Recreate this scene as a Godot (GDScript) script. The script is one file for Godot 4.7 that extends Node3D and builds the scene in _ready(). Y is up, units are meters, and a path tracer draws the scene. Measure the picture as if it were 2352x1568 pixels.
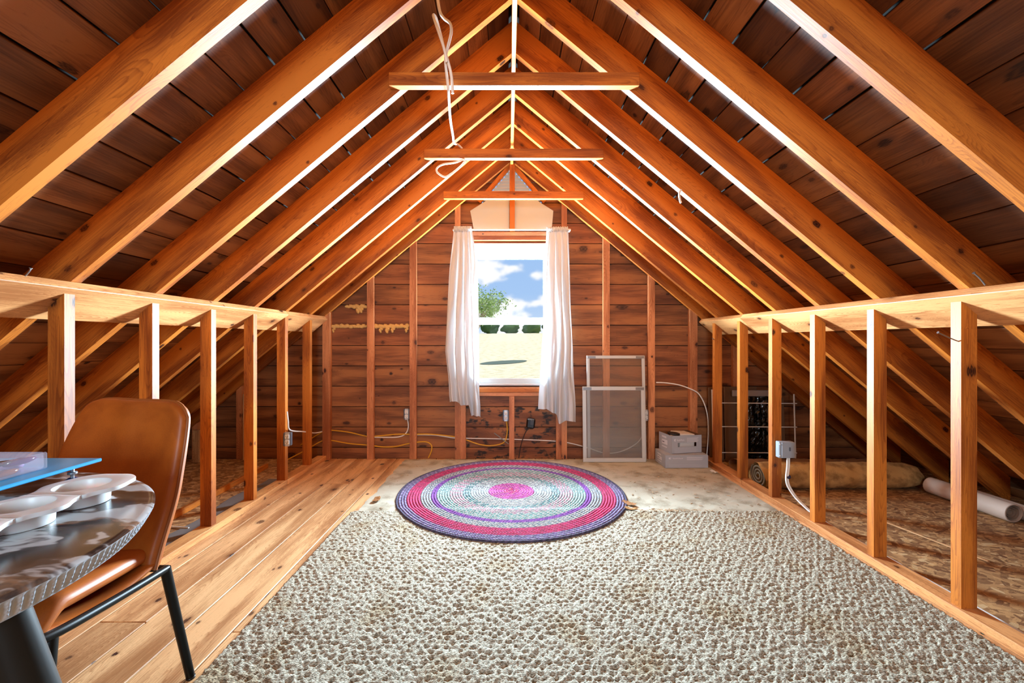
extends Node3D

const H := 2.75        # height of the rafters' lower edges at the ridge
const SL := 0.83       # pitch of the roof
const CX := 0.03       # the ridge stands over this x
const RD := 0.14       # depth of a rafter
const FAR := 4.01      # inner face of the gable boards, metres in front of the camera
const REAR := -2.6     # inner face of the gable behind the camera
const XL := -1.69      # room face of the left knee wall
const XR := 1.78       # room face of the right knee wall

var M := {}
var rng := RandomNumberGenerator.new()
var used := {}


# ---------------------------------------------------------------- shapes
class Shape:
	var v := PackedVector3Array()
	var n := PackedVector3Array()
	var t := PackedVector2Array()
	var c := PackedColorArray()
	var ix := PackedInt32Array()
	var tint := Color.WHITE

	func vert(p: Vector3, nn: Vector3, uv: Vector2) -> int:
		v.append(p)
		n.append(nn)
		t.append(uv)
		c.append(tint)
		return v.size() - 1

	func tri(a: int, b: int, e: int) -> void:
		var g := (v[a] - v[e]).cross(v[a] - v[b])
		ix.append(a)
		if g.dot(n[a] + n[b] + n[e]) < 0.0:
			ix.append(e)
			ix.append(b)
		else:
			ix.append(b)
			ix.append(e)

	func face(pts: Array, nn: Vector3, uvs: Array = []) -> void:
		var first := v.size()
		for i in pts.size():
			vert(pts[i], nn, uvs[i] if uvs.size() else Vector2(pts[i].x, pts[i].y))
		for i in range(1, pts.size() - 1):
			tri(first, first + i, first + i + 1)

	func put(pts: Array, nn: Vector3, xf: Transform3D, off: Vector2, sc: Vector2) -> void:
		var w := []
		var uvs := []
		for p in pts:
			w.append(xf * p)
			if absf(nn.x) > 0.9:
				uvs.append(Vector2(p.y * 0.3 + off.x, p.z + off.y) / sc)
			elif absf(nn.y) >= absf(nn.z):
				uvs.append(Vector2(p.x + off.x, p.z + off.y) / sc)
			else:
				uvs.append(Vector2(p.x + off.x, p.y + off.y + 0.21) / sc)
		face(w, (xf.basis * nn).normalized(), uvs)

	# a box with chamfered edges; the grain runs along its own x
	func block(xf: Transform3D, s: Vector3, ch := 0.0015, off := Vector2.ZERO, sc := Vector2(2.56, 0.64)) -> void:
		var h := s * 0.5
		ch = minf(ch, minf(h.x, minf(h.y, h.z)) * 0.9)
		for a in 3:
			var b := (a + 1) % 3
			var e := (a + 2) % 3
			for sg in [-1.0, 1.0]:
				var pts := []
				for q in [[-1, -1], [1, -1], [1, 1], [-1, 1]]:
					var p := Vector3.ZERO
					p[a] = sg * h[a]
					p[b] = q[0] * (h[b] - ch)
					p[e] = q[1] * (h[e] - ch)
					pts.append(p)
				var nn := Vector3.ZERO
				nn[a] = sg
				put(pts, nn, xf, off, sc)
			if ch <= 0.0:
				continue
			for sb in [-1.0, 1.0]:
				for se in [-1.0, 1.0]:
					var pts := []
					for q in [[-1, 0], [1, 0], [1, 1], [-1, 1]]:
						var p := Vector3.ZERO
						p[a] = q[0] * (h[a] - ch)
						p[b] = sb * (h[b] - (ch if q[1] else 0.0))
						p[e] = se * (h[e] - (0.0 if q[1] else ch))
						pts.append(p)
					var nn := Vector3.ZERO
					nn[b] = sb
					nn[e] = se
					put(pts, nn, xf, off, sc)
		if ch <= 0.0:
			return
		for sx in [-1.0, 1.0]:
			for sy in [-1.0, 1.0]:
				for sz in [-1.0, 1.0]:
					var g := Vector3(sx, sy, sz)
					put([g * (h - Vector3(0, ch, ch)), g * (h - Vector3(ch, 0, ch)), g * (h - Vector3(ch, ch, 0))], g, xf, off, sc)

	# a grid of nu rows of nv points
	func grid(p: PackedVector3Array, nu: int, nv: int, wu: bool, wv: bool, sgn: float, uv := PackedVector2Array(), col := PackedColorArray()) -> void:
		var first := v.size()
		for i in nu:
			var i0 := (i - 1 + nu) % nu if wu else maxi(i - 1, 0)
			var i1 := (i + 1) % nu if wu else mini(i + 1, nu - 1)
			for j in nv:
				var j0 := (j - 1 + nv) % nv if wv else maxi(j - 1, 0)
				var j1 := (j + 1) % nv if wv else mini(j + 1, nv - 1)
				var nn := (p[i1 * nv + j] - p[i0 * nv + j]).cross(p[i * nv + j1] - p[i * nv + j0]) * sgn
				v.append(p[i * nv + j])
				n.append(nn.normalized() if nn.length_squared() > 1e-16 else Vector3.UP)
				t.append(uv[i * nv + j] if uv.size() else Vector2(float(i) / nu, float(j) / nv))
				c.append(col[i * nv + j] if col.size() else tint)
		for i in (nu if wu else nu - 1):
			for j in (nv if wv else nv - 1):
				var a := first + i * nv + j
				var b := first + ((i + 1) % nu) * nv + j
				var e := first + ((i + 1) % nu) * nv + (j + 1) % nv
				var f := first + i * nv + (j + 1) % nv
				tri(a, b, e)
				tri(a, e, f)

	func tube(pts: Array, r, sides := 8, caps := true) -> void:
		var p := PackedVector3Array()
		var k := pts.size()
		var up := Vector3.ZERO
		var dirs := []
		for i in k:
			var d: Vector3 = (pts[mini(i + 1, k - 1)] - pts[maxi(i - 1, 0)]).normalized()
			dirs.append(d)
			if i == 0:
				up = d.cross(Vector3(0.31, 0.17, 0.93)).normalized()
				if up.length() < 0.5:
					up = d.cross(Vector3.UP).normalized()
			else:
				up = (up - d * up.dot(d)).normalized()
			var side := d.cross(up)
			var rr: float = r[i] if r is Array else r
			for s in sides:
				var a := TAU * s / sides
				p.append(pts[i] + (up * cos(a) + side * sin(a)) * rr)
		grid(p, k, sides, false, true, -1.0)
		if caps:
			for e in [0, k - 1]:
				var ring := []
				for s in sides:
					ring.append(p[e * sides + s])
				face(ring, dirs[e] * (-1.0 if e == 0 else 1.0))

	# profile of Vector2(radius, height), turned round the y axis of xf
	func lathe(prof: Array, segs: int, xf := Transform3D(), sgn := 1.0) -> void:
		var p := PackedVector3Array()
		for q in prof:
			for s in segs:
				var a := TAU * s / segs
				p.append(xf * Vector3(q.x * cos(a), q.y, q.x * sin(a)))
		grid(p, prof.size(), segs, false, true, sgn)

	# a convex outline in x and y, from depth d0 to d1
	func prism(poly: Array, d0: float, d1: float, off := Vector2.ZERO, turn := 0.0, sc := Vector2(2.56, 0.64)) -> void:
		var mid := Vector2.ZERO
		for q in poly:
			mid += q / poly.size()
		for d in [d0, d1]:
			var pts := []
			var uvs := []
			for q in poly:
				pts.append(Vector3(q.x, q.y, -d))
				uvs.append((q.rotated(turn) + off) / sc)
			face(pts, Vector3(0, 0, 1 if d == d0 else -1), uvs)
		for i in poly.size():
			var a: Vector2 = poly[i]
			var b: Vector2 = poly[(i + 1) % poly.size()]
			var nn := Vector2(b.y - a.y, a.x - b.x).normalized()
			if nn.dot((a + b) / 2 - mid) < 0:
				nn = -nn
			face([Vector3(a.x, a.y, -d0), Vector3(b.x, b.y, -d0), Vector3(b.x, b.y, -d1), Vector3(a.x, a.y, -d1)], Vector3(nn.x, nn.y, 0),
				[(a.rotated(turn) + off) / sc, (b.rotated(turn) + off) / sc, (b.rotated(turn) + off + Vector2(0, 0.04)) / sc, (a.rotated(turn) + off + Vector2(0, 0.04)) / sc])

	# an upholstered sheet: f(u, w) with u and w from -1 to 1, th thick, rounded off at its edges
	func shell(f: Callable, nu: int, nv: int, th: float, sharp := 10.0) -> void:
		var mid := PackedVector3Array()
		for i in nu:
			for j in nv:
				mid.append(f.call(sin(PI / 2 * (2.0 * i / (nu - 1) - 1)), sin(PI / 2 * (2.0 * j / (nv - 1) - 1))))
		for sd in [-1.0, 1.0]:
			var p := PackedVector3Array()
			for i in nu:
				for j in nv:
					var du := mid[mini(i + 1, nu - 1) * nv + j] - mid[maxi(i - 1, 0) * nv + j]
					var dv := mid[i * nv + mini(j + 1, nv - 1)] - mid[i * nv + maxi(j - 1, 0)]
					var u := absf(sin(PI / 2 * (2.0 * i / (nu - 1) - 1)))
					var w := absf(sin(PI / 2 * (2.0 * j / (nv - 1) - 1)))
					var k := sqrt(maxf(0.0, 1.0 - pow(u, sharp))) * sqrt(maxf(0.0, 1.0 - pow(w, sharp)))
					p.append(mid[i * nv + j] + du.cross(dv).normalized() * sd * th * 0.5 * k)
			grid(p, nu, nv, false, false, sd)

	func mesh() -> ArrayMesh:
		var a := []
		a.resize(Mesh.ARRAY_MAX)
		a[Mesh.ARRAY_VERTEX] = v
		a[Mesh.ARRAY_NORMAL] = n
		a[Mesh.ARRAY_TEX_UV] = t
		a[Mesh.ARRAY_COLOR] = c
		a[Mesh.ARRAY_INDEX] = ix
		var m := ArrayMesh.new()
		m.add_surface_from_arrays(Mesh.PRIMITIVE_TRIANGLES, a)
		return m


func P(x: float, y: float, d: float) -> Vector3:
	return Vector3(x, y, -d)


func at(x: float, y: float, d: float, b := Basis.IDENTITY) -> Transform3D:
	return Transform3D(b, Vector3(x, y, -d))


func smooth(pts: Array, k := 6) -> Array:
	var out := []
	for i in pts.size() - 1:
		var a: Vector3 = pts[maxi(i - 1, 0)]
		var b: Vector3 = pts[i]
		var c: Vector3 = pts[i + 1]
		var d: Vector3 = pts[mini(i + 2, pts.size() - 1)]
		for j in k:
			out.append(b.cubic_interpolate(c, a, d, float(j) / k))
	out.append(pts[-1])
	return out


# ---------------------------------------------------------------- nodes
func numbered(called: String) -> String:
	if not used.has(called):
		used[called] = 0
		return called
	used[called] += 1
	return "%s_%03d" % [called, used[called]]


func tag(o: Node3D, label: String, category: String, group := "") -> Node3D:
	o.set_meta("label", label)
	o.set_meta("category", category)
	if group:
		o.set_meta("group", group)
	return o


func thing(called: String, label: String, category: String, base := Vector3.ZERO, group := "") -> Node3D:
	var o := Node3D.new()
	o.name = numbered(called)
	add_child(o)
	o.position = base
	return tag(o, label, category, group)


func struct(called: String, label: String) -> Node3D:
	var o := Node3D.new()
	o.name = called
	add_child(o)
	o.set_meta("kind", "structure")
	o.set_meta("label", label)
	return o


# a part; its shape is given in the room's coordinates
func part(called: String, s: Shape, m: Material, parent: Node3D) -> MeshInstance3D:
	var o := MeshInstance3D.new()
	o.name = called
	o.mesh = s.mesh()
	o.material_override = m
	parent.add_child(o, true)
	if not parent is MeshInstance3D:
		o.position = -parent.position
	return o


func solo(called: String, s: Shape, m: Material, label: String, category: String, group := "") -> MeshInstance3D:
	var o := MeshInstance3D.new()
	o.name = numbered(called)
	o.mesh = s.mesh()
	o.material_override = m
	add_child(o)
	tag(o, label, category, group)
	return o


func boxed(x0: float, x1: float, y0: float, y1: float, d0: float, d1: float, ch := 0.002) -> Shape:
	var s := Shape.new()
	s.block(at((x0 + x1) / 2, (y0 + y1) / 2, (d0 + d1) / 2), Vector3(absf(x1 - x0), absf(y1 - y0), absf(d1 - d0)), ch)
	return s


func tubed(pts: Array, r, sides := 8, k := 6) -> Shape:
	var s := Shape.new()
	s.tube(smooth(pts, k) if k > 1 else pts, r, sides)
	return s


func tone(lo: float, hi: float, warm := 0.0) -> Color:
	var k := rng.randf_range(lo, hi)
	var w := rng.randf_range(-warm, warm)
	return Color(k * (1 + w), k, k * (1 - w))


# a board with its grain along local x, each with its own stretch of grain
func lumber(xf: Transform3D, size: Vector3, tint: Color, ch := 0.002) -> Shape:
	var s := Shape.new()
	s.tint = tint
	s.block(xf, size, ch, Vector2(rng.randf() * 2.56, rng.randf() * 0.64))
	return s


const UPRIGHT := Basis(Vector3(0, 1, 0), Vector3(-1, 0, 0), Vector3(0, 0, 1))    # grain upward
const INWARD := Basis(Vector3(0, 0, -1), Vector3(0, 1, 0), Vector3(1, 0, 0))     # grain along the room


# ---------------------------------------------------------------- materials
func std(rgb: Color, rough := 0.7, metal := 0.0) -> StandardMaterial3D:
	var m := StandardMaterial3D.new()
	m.albedo_color = rgb
	m.roughness = rough
	m.metallic = metal
	return m


func tex(im: Image) -> ImageTexture:
	return ImageTexture.create_from_image(im)


func noise(sd: int, freq: float, octaves := 3) -> FastNoiseLite:
	var f := FastNoiseLite.new()
	f.seed = sd
	f.frequency = freq
	f.fractal_octaves = octaves
	f.noise_type = FastNoiseLite.TYPE_SIMPLEX_SMOOTH
	return f


# tiling grey noise, stretched along x
func streaks(sd: int, w: int, h: int, squeeze: int, freq: float, octaves := 3) -> PackedByteArray:
	var im := noise(sd, freq, octaves).get_seamless_image(w / squeeze, h)
	im.convert(Image.FORMAT_L8)
	im.resize(w, h, Image.INTERPOLATE_CUBIC)
	return im.get_data()


# sawn wood: year rings drawn out along x, knots that turn the grain aside, fibres
func wood(sd: int, w: int, h: int, rings: int, knots: int, light: Color, dark: Color, knot: Color, big := 1.0, grain := 0.5) -> ImageTexture:
	var r := RandomNumberGenerator.new()
	r.seed = sd
	var warp := streaks(sd, w, h, 16, 0.012, 2)
	var fine := streaks(sd + 1, w, h, 32, 0.16, 3)
	var broad := streaks(sd + 2, w, h, 8, 0.009, 3)
	var field := PackedFloat32Array()
	var heart := PackedFloat32Array()
	field.resize(w * h)
	heart.resize(w * h)
	for y in h:
		for x in w:
			field[y * w + x] = float(y) / h * rings + warp[y * w + x] * 0.024 * rings / 8.0
	for k in knots:
		var kx := r.randi_range(0, w - 1)
		var ky := r.randi_range(0, h - 1)
		var ry := r.randf_range(3.0, 10.0) * big * h / 512.0
		if r.randf() < 0.25:
			ry *= 1.9
		var rx := ry * r.randf_range(1.1, 2.1)
		var deep := r.randf_range(0.55, 1.0)
		var bx := int(rx * 5)
		var by := int(ry * 4)
		for dy in range(-by, by + 1):
			for dx in range(-bx, bx + 1):
				var q := (dx / rx) * (dx / rx) + (dy / ry) * (dy / ry)
				if q > 22.0:
					continue
				var o := ((ky + dy + h) % h) * w + (kx + dx + w) % w
				field[o] -= float(dy) / h * rings * exp(-q / 5.0) * 0.92
				if q < 4.0:
					var e := sqrt(q) + (broad[o] - 128) * 0.004 + (fine[o] - 128) * 0.0035
					heart[o] = maxf(heart[o], deep * (1.0 - smoothstep(0.55, 1.08, e)) * (0.74 + 0.26 * cos(e * 9.0)) + 0.22 * deep * (1.0 - smoothstep(0.9, 1.9, e)))
	var out := PackedByteArray()
	out.resize(w * h * 3)
	for o in w * h:
		var f := field[o] - floorf(field[o])
		var late := f * f * f * (1.0 if f < 0.93 else (1.0 - f) * 14.0)
		var g := clampf(late * grain + (fine[o] - 118) * 0.0024 + (broad[o] - 128) * 0.0062 + 0.2, 0.0, 1.0)
		var c := light.lerp(dark, g).lerp(knot, heart[o])
		out[o * 3] = int(c.r * 255)
		out[o * 3 + 1] = int(c.g * 255)
		out[o * 3 + 2] = int(c.b * 255)
	return tex(Image.create_from_data(w, h, false, Image.FORMAT_RGB8, out))


func wooden(t: Texture2D, rough: float, relief: float) -> StandardMaterial3D:
	var m := std(Color.WHITE, rough)
	m.albedo_texture = t
	m.vertex_color_use_as_albedo = true
	m.metallic_specular = 0.42
	m.heightmap_enabled = true
	m.heightmap_texture = t
	m.heightmap_scale = relief
	return m


# a tiling picture made from layered noise: ramp(a, b) gives the colour for two noise values
func mottled(w: int, h: int, a: PackedByteArray, b: PackedByteArray, ramp: Callable) -> ImageTexture:
	var out := PackedByteArray()
	out.resize(w * h * 3)
	for o in w * h:
		var c: Color = ramp.call(a[o] / 255.0, b[o] / 255.0)
		out[o * 3] = int(clampf(c.r, 0, 1) * 255)
		out[o * 3 + 1] = int(clampf(c.g, 0, 1) * 255)
		out[o * 3 + 2] = int(clampf(c.b, 0, 1) * 255)
	return tex(Image.create_from_data(w, h, false, Image.FORMAT_RGB8, out))


# pressed wood flakes
func flakes(side: int, count: int) -> ImageTexture:
	var im := Image.create(side, side, false, Image.FORMAT_RGB8)
	im.fill(Color(0.62, 0.44, 0.27))
	var r := RandomNumberGenerator.new()
	r.seed = 77
	for k in count:
		var a := r.randfn(0.0, 0.75)
		var L := r.randf_range(0.02, 0.075) * side
		var W := r.randf_range(0.004, 0.013) * side
		var c0 := Color(0.88, 0.69, 0.46).lerp(Color(0.50, 0.33, 0.20), r.randf())
		if r.randf() < 0.08:
			c0 = Color(0.90, 0.76, 0.56)
		var o := Vector2(r.randf() * side, r.randf() * side)
		var ax := Vector2(cos(a), sin(a))
		for i in int(L):
			var wd := W * (0.6 + 0.4 * sin(PI * i / L))
			for j in range(-int(wd), int(wd) + 1):
				var q := o + ax * i + Vector2(-ax.y, ax.x) * j
				im.set_pixel(posmod(int(q.x), side), posmod(int(q.y), side), c0.darkened(0.12 * absf(sin(j * 1.9 + k))))
	return tex(im)


func _ready() -> void:
	rng.seed = 20240611
	view_and_light()
	make_materials()
	print("materials ", Time.get_ticks_msec())
	floors()
	roof()
	knee_wall("wall_left", -1.0, XL, "low open stud wall of orange timber behind the leather chair")
	knee_wall("wall_right", 1.0, XR, "low open stud wall of orange timber with the junction box")
	gable_far()
	gable_rear()
	window_far()
	outdoors()
	print("structure ", Time.get_ticks_msec())
	rugs()
	print("rugs ", Time.get_ticks_msec())
	curtains()
	chair()
	table()
	table_things()
	storm_windows()
	cartons()
	eaves()
	wiring()
	small_things()
	print("done ", Time.get_ticks_msec())


func view_and_light() -> void:
	var cam := Camera3D.new()
	cam.name = "camera"
	add_child(cam)
	cam.projection = Camera3D.PROJECTION_FRUSTUM
	cam.near = 0.05
	cam.far = 600.0
	cam.size = 2.0 * 0.05 * 784.0 / 987.0
	cam.frustum_offset = Vector2(0.05 * 8.0 / 987.0, 0)
	cam.position = Vector3(0, 1.09, 0)
	cam.current = true

	var e := Environment.new()
	e.tonemap_mode = Environment.TONE_MAPPER_LINEAR
	e.tonemap_exposure = 1.0
	e.sdfgi_enabled = true
	e.ssao_enabled = true
	e.ssil_enabled = true
	e.background_mode = Environment.BG_SKY
	var sky := Sky.new()
	var pm := PanoramaSkyMaterial.new()
	pm.panorama = sky_picture()
	sky.sky_material = pm
	e.sky = sky
	e.background_energy_multiplier = 1.0
	var we := WorldEnvironment.new()
	we.name = "environment"
	we.environment = e
	add_child(we)

	# the sun stands high to the side of the house
	var sun := DirectionalLight3D.new()
	sun.name = "sun"
	sun.rotation_degrees = Vector3(-52, 78, 0)
	sun.light_energy = 1.25
	sun.light_color = Color(1.0, 0.97, 0.9)
	sun.light_angular_distance = 0.5
	sun.shadow_enabled = true
	add_child(sun)

	# daylight through the window in view: the sky's share comes in level, that of the bright sunlit field comes in rising
	daylight("sky_light_far_window", Vector3(0.015, 1.34, -(FAR - 0.015)), Vector3(0, PI, 0), Vector2(0.66, 1.28), 2.5, Color(0.82, 0.93, 1.0))
	for k in 3:
		daylight("field_light_far_window", Vector3(0.015, 0.80 + 0.21 * k, -(FAR - 0.06)), Vector3(deg_to_rad(35), PI, 0), Vector2(0.56, 0.20), 19.0, Color(0.82, 0.93, 1.0))
	# and through the square window in the gable behind the camera
	daylight("daylight_rear_window", Vector3(0.0, 1.53, -(REAR + 0.02)), Vector3.ZERO, Vector2(0.92, 0.92), 11.0, Color(0.82, 0.93, 1.0))


func daylight(called: String, where: Vector3, turn: Vector3, size: Vector2, energy: float, color: Color) -> void:
	var l := AreaLight3D.new()
	l.name = called
	add_child(l, true)
	l.position = where
	l.rotation = turn
	l.area_size = size
	l.light_energy = energy
	l.light_color = color
	l.area_range = 30.0
	l.area_attenuation = 2.0
	l.shadow_enabled = true


func sky_picture() -> ImageTexture:
	var w := 2048
	var h := 1024
	var im := Image.create(w, h, false, Image.FORMAT_RGBF)
	im.fill(Color(0.55, 0.55, 0.5))
	var cl := noise(5, 0.022, 5).get_seamless_image(w, 512)
	cl.convert(Image.FORMAT_L8)
	var data := cl.get_data()
	for y in 512:
		var el := (512 - y) / 512.0
		var blue := Color(0.42, 0.62, 0.93).lerp(Color(0.20, 0.42, 0.85), clampf(el * 2.0, 0, 1)).lerp(Color(0.62, 0.76, 0.95), clampf(1.0 - el * 14.0, 0, 1))
		for x in w:
			var k := clampf((data[((y * 2) % 512) * w + x] - 118) / 48.0, 0.0, 1.0)
			im.set_pixel(x, y, blue.lerp(Color(1.05, 1.05, 1.04), k * k * (3 - 2 * k) * 0.95))
	return tex(im)


func make_materials() -> void:
	var timber := wood(11, 2048, 512, 22, 15, Color(0.81, 0.475, 0.17), Color(0.52, 0.255, 0.085), Color(0.22, 0.085, 0.03), 1.2, 0.5)
	var board := wood(23, 2048, 512, 16, 20, Color(0.62, 0.40, 0.23), Color(0.38, 0.22, 0.12), Color(0.17, 0.09, 0.06), 1.45, 0.36)
	var pine := wood(37, 2048, 512, 36, 26, Color(0.90, 0.72, 0.52), Color(0.63, 0.43, 0.27), Color(0.18, 0.08, 0.045), 1.0, 0.62)
	M.timber = wooden(timber, 0.5, 0.05)
	M.board = wooden(board, 0.55, 0.05)
	M.stained = wooden(stained(board), 0.6, 0.05)
	M.pine = wooden(pine, 0.5, 0.06)
	var o := std(Color.WHITE, 0.75)
	o.albedo_texture = flakes(1024, 9000)
	o.uv1_triplanar = true
	o.uv1_world_triplanar = true
	o.uv1_scale = Vector3(0.9, 0.9, 0.9)
	M.osb = o
	M.felt = std(Color(0.06, 0.055, 0.05), 0.95)
	M.white = std(Color(0.88, 0.88, 0.87), 0.45)
	M.frame = std(Color(0.74, 0.745, 0.74), 0.5)
	M.metal = std(Color(0.75, 0.76, 0.78), 0.35, 0.8)
	M.steel = std(Color(0.55, 0.56, 0.58), 0.35, 0.9)
	M.black = std(Color(0.03, 0.03, 0.032), 0.35)
	M.cable_white = std(Color(0.93, 0.92, 0.90), 0.45)
	M.cable_yellow = std(Color(0.85, 0.63, 0.14), 0.5)
	M.glass = std(Color(0.95, 0.97, 0.97, 0.0), 0.02)
	M.glass.metallic_specular = 0.06
	M.glass.transparency = BaseMaterial3D.TRANSPARENCY_ALPHA


# black water stains that have run and spread over the boards under the window
func stained(t: ImageTexture) -> ImageTexture:
	var im := t.get_image()
	var w := im.get_width()
	var h := im.get_height()
	var a := streaks(131, w, h, 1, 0.011, 5)
	var b := streaks(132, w, h, 4, 0.05, 3)
	var px := im.get_data()
	for o in w * h:
		var k := clampf((a[o] - 146) / 60.0 + (b[o] - 128) / 110.0, 0.0, 1.0) * 0.85
		for q in 3:
			px[o * 3 + q] = int(px[o * 3 + q] * (1.0 - k) + 22.0 * k)
	return tex(Image.create_from_data(w, h, false, Image.FORMAT_RGB8, px))


# ---------------------------------------------------------------- the setting
func floors() -> void:
	var f := struct("floor", "knotty pine plank floor with flake board out to the eaves")
	part("subfloor", boxed(-3.6, 3.6, -0.14, -0.024, REAR - 0.022, FAR + 0.022), M.felt, f)
	var x := -1.775
	while x < 1.84:
		var w := 0.182
		var joint := rng.randf_range(-1.0, 3.4)
		var ends := [REAR, joint, FAR - 0.003]
		for k in 2:
			var a: float = ends[k]
			var b: float = ends[k + 1] - 0.0025
			part("plank", lumber(at(x + w / 2, -0.011, (a + b) / 2, INWARD), Vector3(b - a, 0.022, w - 0.003), tone(0.86, 1.12, 0.05), 0.0025), M.pine, f)
		x += w + 0.002
	for side in [-1.0, 1.0]:
		var d := REAR
		for e in [-2.14, -0.91, 0.31, 1.535, 2.757, FAR - 0.003]:
			var x0 := -3.585 if side < 0 else x + 0.012
			var x1 := -1.787 if side < 0 else 3.585
			part("flake_board", boxed(x0, x1, -0.014, rng.randf_range(-0.003, 0.0), d, e - 0.006, 0.001), M.osb, f)
			d = e


func roof() -> void:
	var c := struct("ceiling", "open gable roof of orange rafters under dark board sheathing")
	var ang := atan(SL)
	var run := 3.31
	for k in range(-9, 8):
		var d1 := 1.30 + 0.40 * k if k < 7 else 3.985
		var d0 := d1 - 0.04
		for s in [-1.0, 1.0]:
			var sh := Shape.new()
			sh.tint = tone(0.84, 1.1, 0.04)
			var xa: float = CX + s * 0.0127
			var ya: float = H - SL * 0.0127
			var up := RD / cos(ang)
			sh.prism([Vector2(xa, ya), Vector2(CX + s * run, H - SL * run), Vector2(CX + s * run, H - SL * run + up), Vector2(xa, ya + up)], d0, d1, Vector2(rng.randf() * 2.56, rng.randf() * 0.64), ang * s)
			part("rafter", sh, M.timber, c)
	part("ridge_board", lumber(at(CX, 2.84, (REAR + FAR) / 2, INWARD), Vector3(FAR - REAR, 0.25, 0.025), tone(1.0, 1.1)), M.timber, c)
	# collar ties on every second pair
	for k in [-8, -6, -4, -2, 0, 2, 4, 6]:
		var d: float = 1.30 + 0.40 * k - 0.04 - 0.0205
		part("collar_tie", lumber(at(CX + 0.012 * (k - 3) / 3.0, 2.325, d), Vector3(1.18, 0.062, 0.04), tone(0.8, 0.95, 0.04)), M.timber, c)
	# boards added out of view on the ties, shading the peak from the rear window
	for k in 5:
		part("shade_board", lumber(at(-0.325 + 0.172 * k, 2.3665, -0.66, INWARD), Vector3(3.86, 0.019, 0.168), tone(0.8, 1.1, 0.04)), M.board, c)
	# sheathing
	for s in [-1.0, 1.0]:
		var dir := Vector3(s * cos(ang), -sin(ang), 0)
		var nrm := Vector3(s * sin(ang), cos(ang), 0)
		var b := Basis(Vector3(0, 0, -1), nrm, Vector3(0, 0, -1).cross(nrm))
		var o := Vector3(CX, H, 0)
		var q := -0.08
		while q < 4.66:
			var w := rng.randf_range(0.132, 0.158)
			var joint: float = 1.28 + 0.40 * rng.randi_range(-4, 6)
			var ends := [REAR - 0.12, joint, FAR + 0.12]
			for k in 2:
				var z0: float = ends[k] + 0.0015
				var z1: float = ends[k + 1] - 0.0015
				var g := tone(0.62, 1.18, 0.07)
				if rng.randf() < 0.09:
					g = Color(0.42, 0.40, 0.42)
				var xf := Transform3D(b, o + dir * (q + w / 2) + nrm * (RD + 0.0095) + Vector3(0, 0, -(z0 + z1) / 2))
				part("roof_board", lumber(xf, Vector3(z1 - z0, 0.018, w), g), M.board, c)
			q += w + rng.randf_range(0.003, 0.010)
		var felt := Shape.new()
		felt.block(Transform3D(b, o + dir * 2.3 + nrm * (RD + 0.045) + Vector3(0, 0, -(REAR + FAR) / 2)), Vector3(FAR - REAR + 0.3, 0.03, 5.1), 0.0)
		part("roof_felt", felt, M.felt, c)


func stud_top(x: float) -> float:
	return H - SL * absf(x - CX) - 0.038 / cos(atan(SL))


func knee_wall(called: String, s: float, x: float, label: String) -> void:
	var w := struct(called, label)
	var ang := atan(SL)
	var x2 := x + s * 0.063
	for k in range(-9, 6):
		var d: float = (1.69 + 0.404 * k) if s > 0 else (1.635 + 0.404 * k)
		if d < REAR + 0.05:
			continue
		var sh := Shape.new()
		sh.tint = tone(0.88, 1.12, 0.04) * Color(1.0, 1.04, 1.5)
		sh.prism([Vector2(x, 0.039), Vector2(x2, 0.039), Vector2(x2, stud_top(x2)), Vector2(x, stud_top(x))], d, d + 0.04, Vector2(rng.randf() * 2.56, rng.randf() * 0.64), -PI / 2)
		part("stud", sh, M.timber, w)
	for e in [[REAR + 0.002, 3.26], [3.263, FAR - 0.046]]:
		part("bottom_plate", lumber(at(x + s * 0.031, 0.0195, (e[0] + e[1]) / 2, INWARD), Vector3(e[1] - e[0], 0.038, 0.085), tone(0.95, 1.1, 0.03) * Color(1.0, 0.78, 0.6)), M.pine, w)
		var dir := Vector3(s * cos(ang), -sin(ang), 0)
		var nrm := Vector3(s * sin(ang), cos(ang), 0)
		var b := Basis(Vector3(0, 0, -1), nrm, Vector3(0, 0, -1).cross(nrm))
		var far_end: float = e[1] + (0.0 if e[1] < 3.5 else 0.005)
		var mid := Vector3(CX, H, 0) + dir * (absf(x - CX) / cos(ang) + 0.092) - nrm * 0.0195 + Vector3(0, 0, -(e[0] + far_end) / 2)
		part("top_plate", lumber(Transform3D(b, mid), Vector3(far_end - e[0], 0.038, 0.184), tone(0.95, 1.1, 0.03) * Color(1.0, 0.78, 0.6)), M.pine, w)


func eave_x(y: float) -> float:
	return (H + RD / cos(atan(SL)) - y) / SL


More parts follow.
